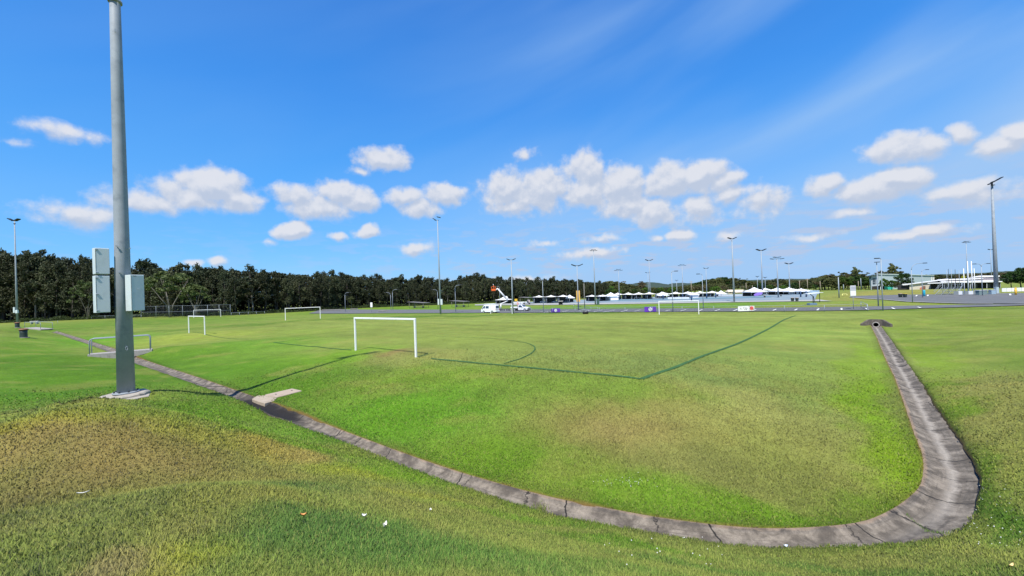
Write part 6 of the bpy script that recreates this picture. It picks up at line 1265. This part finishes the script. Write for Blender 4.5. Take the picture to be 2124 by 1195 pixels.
for row, (off, sp_) in enumerate(((0, 4.6), (4.5, 4.9), (9.5, 5.0), (15, 5.2))):
    s = random.uniform(0, sp_)
    while s < LT:
        u = np.interp(s, cum, us); q = fline(u); dn = Vector((q.x, q.y, 0)).normalized(); q = q+dn*(off+random.uniform(-1.6, 1.6)); q.z = tz(q.x, q.y); uu = proj(q)[0]
        vt = float(np.interp(uu, TOPS[:, 0], TOPS[:, 1])); H_ = hgt(q, vt)*random.uniform(.80, 1.0)*(.86 if row == 0 else (.95 if row == 1 else 1.)); key = 'forestgum' if random.random() < .13 else 'forest'
        if 8 < uu < 14: pass
        zn = 'left of the big grey pole' if uu < 250 else ('between the big grey pole and the wide goal' if uu < 590 else ('between the wide goal and the tallest middle pole' if uu < 912 else ('between the tallest middle pole and the van' if uu < 1063 else 'behind the left shade sails')))
        tree(key, q, H_, random.uniform(.85, 1.15)*(1. if H_ > 15 else 1.25), 'forest_tree', ('slender dark tree' if key == 'forest' else 'open crowned tree')+' of the forest '+zn, ('slender' if key == 'forest' else 'open crowned')+' forest trees '+zn); cnt += 1
        s += sp_*random.uniform(.75, 1.25)
print('forest trees', cnt)
# ragged leaders above the canopy
for u, vt in ((60, 519), (88, 517), (308, 535), (375, 544), (832, 569), (868, 569), (985, 566), (1005, 568), (1148, 573)):
    Y = float(np.interp(u, FR[:, 0], FR[:, 1]))+8; q = Wp(u, 600, Y); q.z = tz(q.x, q.y)
    tree('forestgum', q, hgt(q, vt), .75, 'eucalyptus_tree', {60:'open crowned eucalyptus rising above the forest at far left',88:'second open eucalyptus above the forest at far left',308:'open eucalyptus crown rising just right of the big pole',375:'eucalyptus top above the pale green tree',832:'small clump topped tree above the forest left of the middle pole',868:'clump topped tree above the forest close to the middle pole',985:'tallest eucalyptus crown right of the middle pole',1005:'eucalyptus crown above the orange basket',1148:'eucalyptus crown above the left shade sails'}[u])
for u, v, vt, Y, wd, lb in ((352,660,556,142,1.1,'large pale green spreading tree behind the high chain link fence'),(405,658,585,141,.8,'smaller pale green spreading tree beside the large one'),(180,662,575,145,.7,'pale branched spreading tree at the forest edge left of the big pole')):
    q = Wp(u, 600, Y); q.z = tz(q.x, q.y); tree('pale', q, hgt(q, vt), wd, 'spreading_tree', lb)
q = Wp(728, 600, 183); q.z = tz(q.x, q.y); tree('midgum', q, hgt(q, 615), 1.2, 'small_tree', 'small grey green tree at the forest edge beside the first street lamp')
for u, vt, Y, k, lb in ((1077,616,178,'mid','small round shrub tree behind the truck beside the yellow sign'),(1099,613,186,'green','yellow green small tree right of the yellow warning sign'),(1120,616,190,'mid','small tree under the left end of the first sail row')):
    q = Wp(u, 600, Y); q.z = tz(q.x, q.y); tree(k, q, hgt(q, vt), .8, 'small_tree', lb)
# tree line behind the courts and on the right
BK = np.array([(1255,583),(1290,584),(1312,591),(1322,596),(1331,584),(1342,597),(1380,599),(1400,598),(1420,592),(1440,588),(1460,581),(1480,577),(1500,575),(1520,577),(1545,580),(1560,583),(1590,583),(1603,580),(1620,579),(1640,580),(1655,581),(1680,578),(1700,573),(1720,570),(1745,571),(1765,569),(1785,567),(1800,573),(1835,563),(1870,568),(1900,571),(1950,571),(2000,570),(2060,566),(2124,562)], float)
LBK = dict(mid='rounded green crown', olive='open olive brown crown', midgum='open green crown', deep='rounded dark green crown', green='rounded bright green crown')
u = 1262.
while u < 2150:
    Y = 300+random.uniform(-15, 20)+(80 if 1400 < u < 1700 else 0)-(60 if 1690 < u < 1830 else 0); q = Wp(u, 600, Y); q.z = tz(q.x, q.y); vt = float(np.interp(u, BK[:, 0], BK[:, 1]))
    key = random.choice(['mid', 'olive', 'midgum', 'mid'] if u < 1420 else (['deep', 'mid', 'midgum'] if u < 1560 else ['olive', 'mid', 'midgum', 'olive']))
    H_ = max(4, hgt(q, vt)*random.uniform(.9, 1.03)); tree(key, q, H_, random.uniform(1.05, 1.5)*min(1.6, max(1, 11/H_)), 'background_tree', LBK[key]+' in the long tree line behind '+('the courts' if u < 1690 else 'the buildings at right'), LBK[key]+' in the tree line behind '+('the courts' if u < 1690 else 'the buildings at right')); u += random.uniform(4.6, 7)
FB = np.array([(1258,590),(1290,592),(1310,598),(1350,600),(1400,597),(1440,592),(1480,588),(1520,589),(1560,593),(1600,594),(1650,595),(1690,592),(1720,585),(1760,583),(1800,586)], float)
u = 1262.
while u < 1806:
    Y = 240+random.uniform(-10, 12); q = Wp(u, 600, Y); q.z = tz(q.x, q.y); vt = float(np.interp(u, FB[:, 0], FB[:, 1]))
    key = random.choice(['green', 'mid', 'mid'] if u < 1450 or u > 1690 else ['mid', 'olive', 'midgum', 'mid']); H_ = max(3.5, hgt(q, vt)*random.uniform(.85, 1.08)); tree(key, q, H_, random.uniform(1., 1.4), 'shrub_tree', 'lower '+LBK[key]+' in front of the tree line behind the courts', 'lower '+LBK[key]+' behind the courts'); u += random.uniform(6.5, 10.5)
u = 1266.
while u < 1815:
    if not 1505 < u < 1552:
        Y = random.uniform(206, 222); q = Wp(u, 600, Y); q.z = tz(q.x, q.y); key = random.choice(['green', 'mid', 'deep', 'mid', 'olive']); tree(key, q, random.uniform(3.2, 5.2)+(1.5 if u > 1690 else 0), random.uniform(1.3, 1.7), 'bush', 'low bush with '+LBK[key].replace(' crown', ' foliage')+' at the foot of the tree line', 'low bushes with '+LBK[key].replace(' crown', ' foliage'))
    u += random.uniform(6, 9)
for u, vt, Y, k, wd, lb in ((1331,583.5,250,'olive',.8,'reddish olive pointed tree standing alone above the sails'),(1710,571,225,'mid',1.1,'large rounded green tree left of the signboard'),(1775,554.5,222,'midgum',.9,'tallest eucalyptus crown above the signboard'),(1750,566,226,'midgum',1.,'layered eucalyptus left of the tallest crown'),
   (1852,547,235,'midgum',.9,'tall eucalyptus rising behind the sports hall roof'),(1832,562,240,'midgum',1.1,'flat topped tree left of the tall one behind the sports hall'),(1868,563,238,'midgum',.9,'sloping tree crown right of the tall one behind the sports hall'),
   (1874,567.5,150,'deep',1.25,'dark green bushy tree in front of the sports hall'),(1850,582,148,'green',1.2,'yellowish green small tree in front of the sports hall'),(1834,578,152,'green',.9,'small green tree beside the hall window'),(1862,585,146,'mid',1.1,'low olive tree before the dark bushy tree'),
   (2118,556,128,'deep',1.1,'large dark tree at the right edge of the picture'),(2098,564,134,'deep',1.1,'dark tree left of the large one at the right edge'),(2140,560,126,'deep',1.1,'dark tree cut off by the right edge'),(2000,571.5,150,'yellow',.5,'bright yellow tree crown above the pavilion roof'),(1729,591,215,'green',1.2,'bright green bush left of the white signboard'),(1760,588,212,'olive',1.2,'greyish bush behind the white signboard')):
    q = Wp(u, 600, Y); q.z = tz(q.x, q.y); tree(k, q, hgt(q, vt), wd, 'tree', lb)
# dark shrub by the tan roofed huts
q = G(1546, 613, Y=190); tree('deep', q, hgt(q, 598), .8, 'shrub', 'dark round shrub between the tan huts and the largest marquee')
q = G(1811, 612, Y=118); q = Wp(1811, 600, 150); q.z = tz(q.x, q.y); tree('olive', q, hgt(q, 597), 1.3, 'shrub', 'reddish brown shrub on the grass mound left of the hall')
# forest undergrowth and floor
m_floor = mat('leaf_litter', (.045, .04, .028), .95, nscale=.8, namt=.4)
nu = 140; A_ = [fline(u) for u in np.linspace(-90, 1262, nu)]; V = []
for k, off in enumerate((-5, 8, 20, 45)):
    for q in A_:
        dn = Vector((q.x, q.y, 0)).normalized(); c_ = q+dn*off; V.append((c_.x, c_.y, tz(c_.x, c_.y)+.16))
idx = np.arange(nu*4).reshape(4, nu); Fc = np.stack([idx[:-1, :-1], idx[:-1, 1:], idx[1:, 1:], idx[1:, :-1]], -1).reshape(-1, 4)
o = bpy.data.objects.new('forest_floor', arrmesh('forest_floor', np.array(V), Fc, m_floor, True)); col.objects.link(o); tag(o, None, None, None, 'structure')
n = 42000; k_ = rng.integers(0, len(pl)-1, n); base_ = np.array([[p_.x, p_.y] for p_ in pl])[k_]; dn = base_/np.linalg.norm(base_, axis=1)[:, None]
cl_ = fbm(base_[:, 0]*.25, base_[:, 1]*.25, 5); xy = base_+dn*rng.uniform(-7, 3, n)[:, None]+rng.normal(0, .5, (n, 2)); zz = terr(xy[:, 0], xy[:, 1])+rng.uniform(0, 1, n)**1.6*(.5+2.0*cl_**2)
c0 = np.column_stack([xy, zz]); s_ = rng.uniform(.12, .3, n)[:, None]; d1 = rng.normal(0, 1, (n, 3)); d1 /= np.linalg.norm(d1, axis=1)[:, None]; d2 = np.cross(d1, rng.normal(0, 1, (n, 3))); d2 /= np.linalg.norm(d2, axis=1)[:, None]
V = np.stack([c0-d1*s_, c0+d2*s_*.6, c0+d1*s_, c0-d2*s_*.6], 1).reshape(-1, 3); me = arrmesh('undergrowth', V, np.arange(4*n).reshape(-1, 4), leafmat('foliage_under', (.035, .06, .018), .0)); setcol(me, 'Var', np.repeat(rng.uniform(.2, 1, (n, 1)), 4, 0).repeat(3, 1))
o = bpy.data.objects.new('undergrowth', me); col.objects.link(o); tag(o, 'low dark undergrowth along the foot of the forest', 'undergrowth', None, 'stuff')
# the depth of the wood behind the countable trees
n = 60000; k_ = rng.integers(0, len(pl)-1, n); base_ = np.array([[p_.x, p_.y] for p_ in pl])[k_]; dn = base_/np.linalg.norm(base_, axis=1)[:, None]
xy = base_+dn*rng.uniform(14, 26, n)[:, None]+rng.normal(0, .5, (n, 2)); zt = terr(xy[:, 0], xy[:, 1]); Yk = xy[:, 1]
hk = np.interp(us[k_], TOPS[:, 0], TOPS[:, 1]); hh = ((603-.035*(us[k_]-1062))-hk)*Yk/FPX+EYE-zt
c0 = np.column_stack([xy, zt+rng.uniform(0, .86, n)*hh]); s_ = rng.uniform(.35, .8, n)[:, None]; d1 = rng.normal(0, 1, (n, 3)); d1 /= np.linalg.norm(d1, axis=1)[:, None]; d2 = np.cross(d1, rng.normal(0, 1, (n, 3))); d2 /= np.linalg.norm(d2, axis=1)[:, None]
V = np.stack([c0-d1*s_, c0+d2*s_*.6, c0+d1*s_, c0-d2*s_*.6], 1).reshape(-1, 3); me = arrmesh('wood', V, np.arange(4*n).reshape(-1, 4), L_dark); setcol(me, 'Var', np.repeat(rng.uniform(0, .6, (n, 1)), 4, 0).repeat(3, 1))
o = bpy.data.objects.new('wood', me); col.objects.link(o); tag(o, 'dark depth of the dense wood behind its front trees', 'wood', None, 'stuff')
# far hills
m_hill = mat('wooded_hill', (.030, .050, .028), .95, nscale=.02, namt=.4)
def hill(pix, Y, dep_, label=None):
    n = 120; us = np.linspace(pix[0][0], pix[-1][0], n); vs_ = np.interp(us, [p_[0] for p_ in pix], [p_[1] for p_ in pix]); V = []; top = np.array([list(Wp(u, v, Y)) for u, v in zip(us, vs_)])
    top[:, 2] += (fbm(top[:, 0]*.02, top[:, 0]*0, 3, 4)-.5)*Y*.0035
    ms = (-1, -.7, -.4, -.15, 0, .4, 1)
    for t in ms:
        f_ = (1-abs(t)**1.3); V.append(np.column_stack([top[:, 0]*(1+t*dep_/Y), top[:, 1]+t*dep_+(fbm(top[:, 0]*.004, np.full(n, t), 8)-.5)*dep_*.3, top[:, 2]*f_-2*(1-f_)+(fbm(top[:, 0]*.01, np.full(n, t*3.), 14)-.5)*8*(abs(t) > .01)]))
    V = np.concatenate(V); idx = np.arange(n*len(ms)).reshape(len(ms), n); Fc = np.stack([idx[:-1, :-1], idx[:-1, 1:], idx[1:, 1:], idx[1:, :-1]], -1).reshape(-1, 4)
    o = bpy.data.objects.new('hill', arrmesh('hill', V, Fc, m_hill, True)); col.objects.link(o); tag(o, label, None, None, 'structure')
hill([(1275,596),(1302,590.5),(1326,586.8),(1350,585),(1372,586.8),(1392,589.5),(1408,587.5),(1420,585.5),(1440,588),(1480,594)], 2600, 900)
hill([(1860,577),(1960,571),(2010,567),(2040,564.5),(2070,563),(2100,562.5),(2150,561),(2250,558),(2400,560)], 1500, 500)
hill([(1240,597),(1330,592),(1400,589.5),(1440,587),(1520,582),(1600,580),(1700,577),(1800,573),(1900,571),(2000,568)], 1500, 500)
blades()
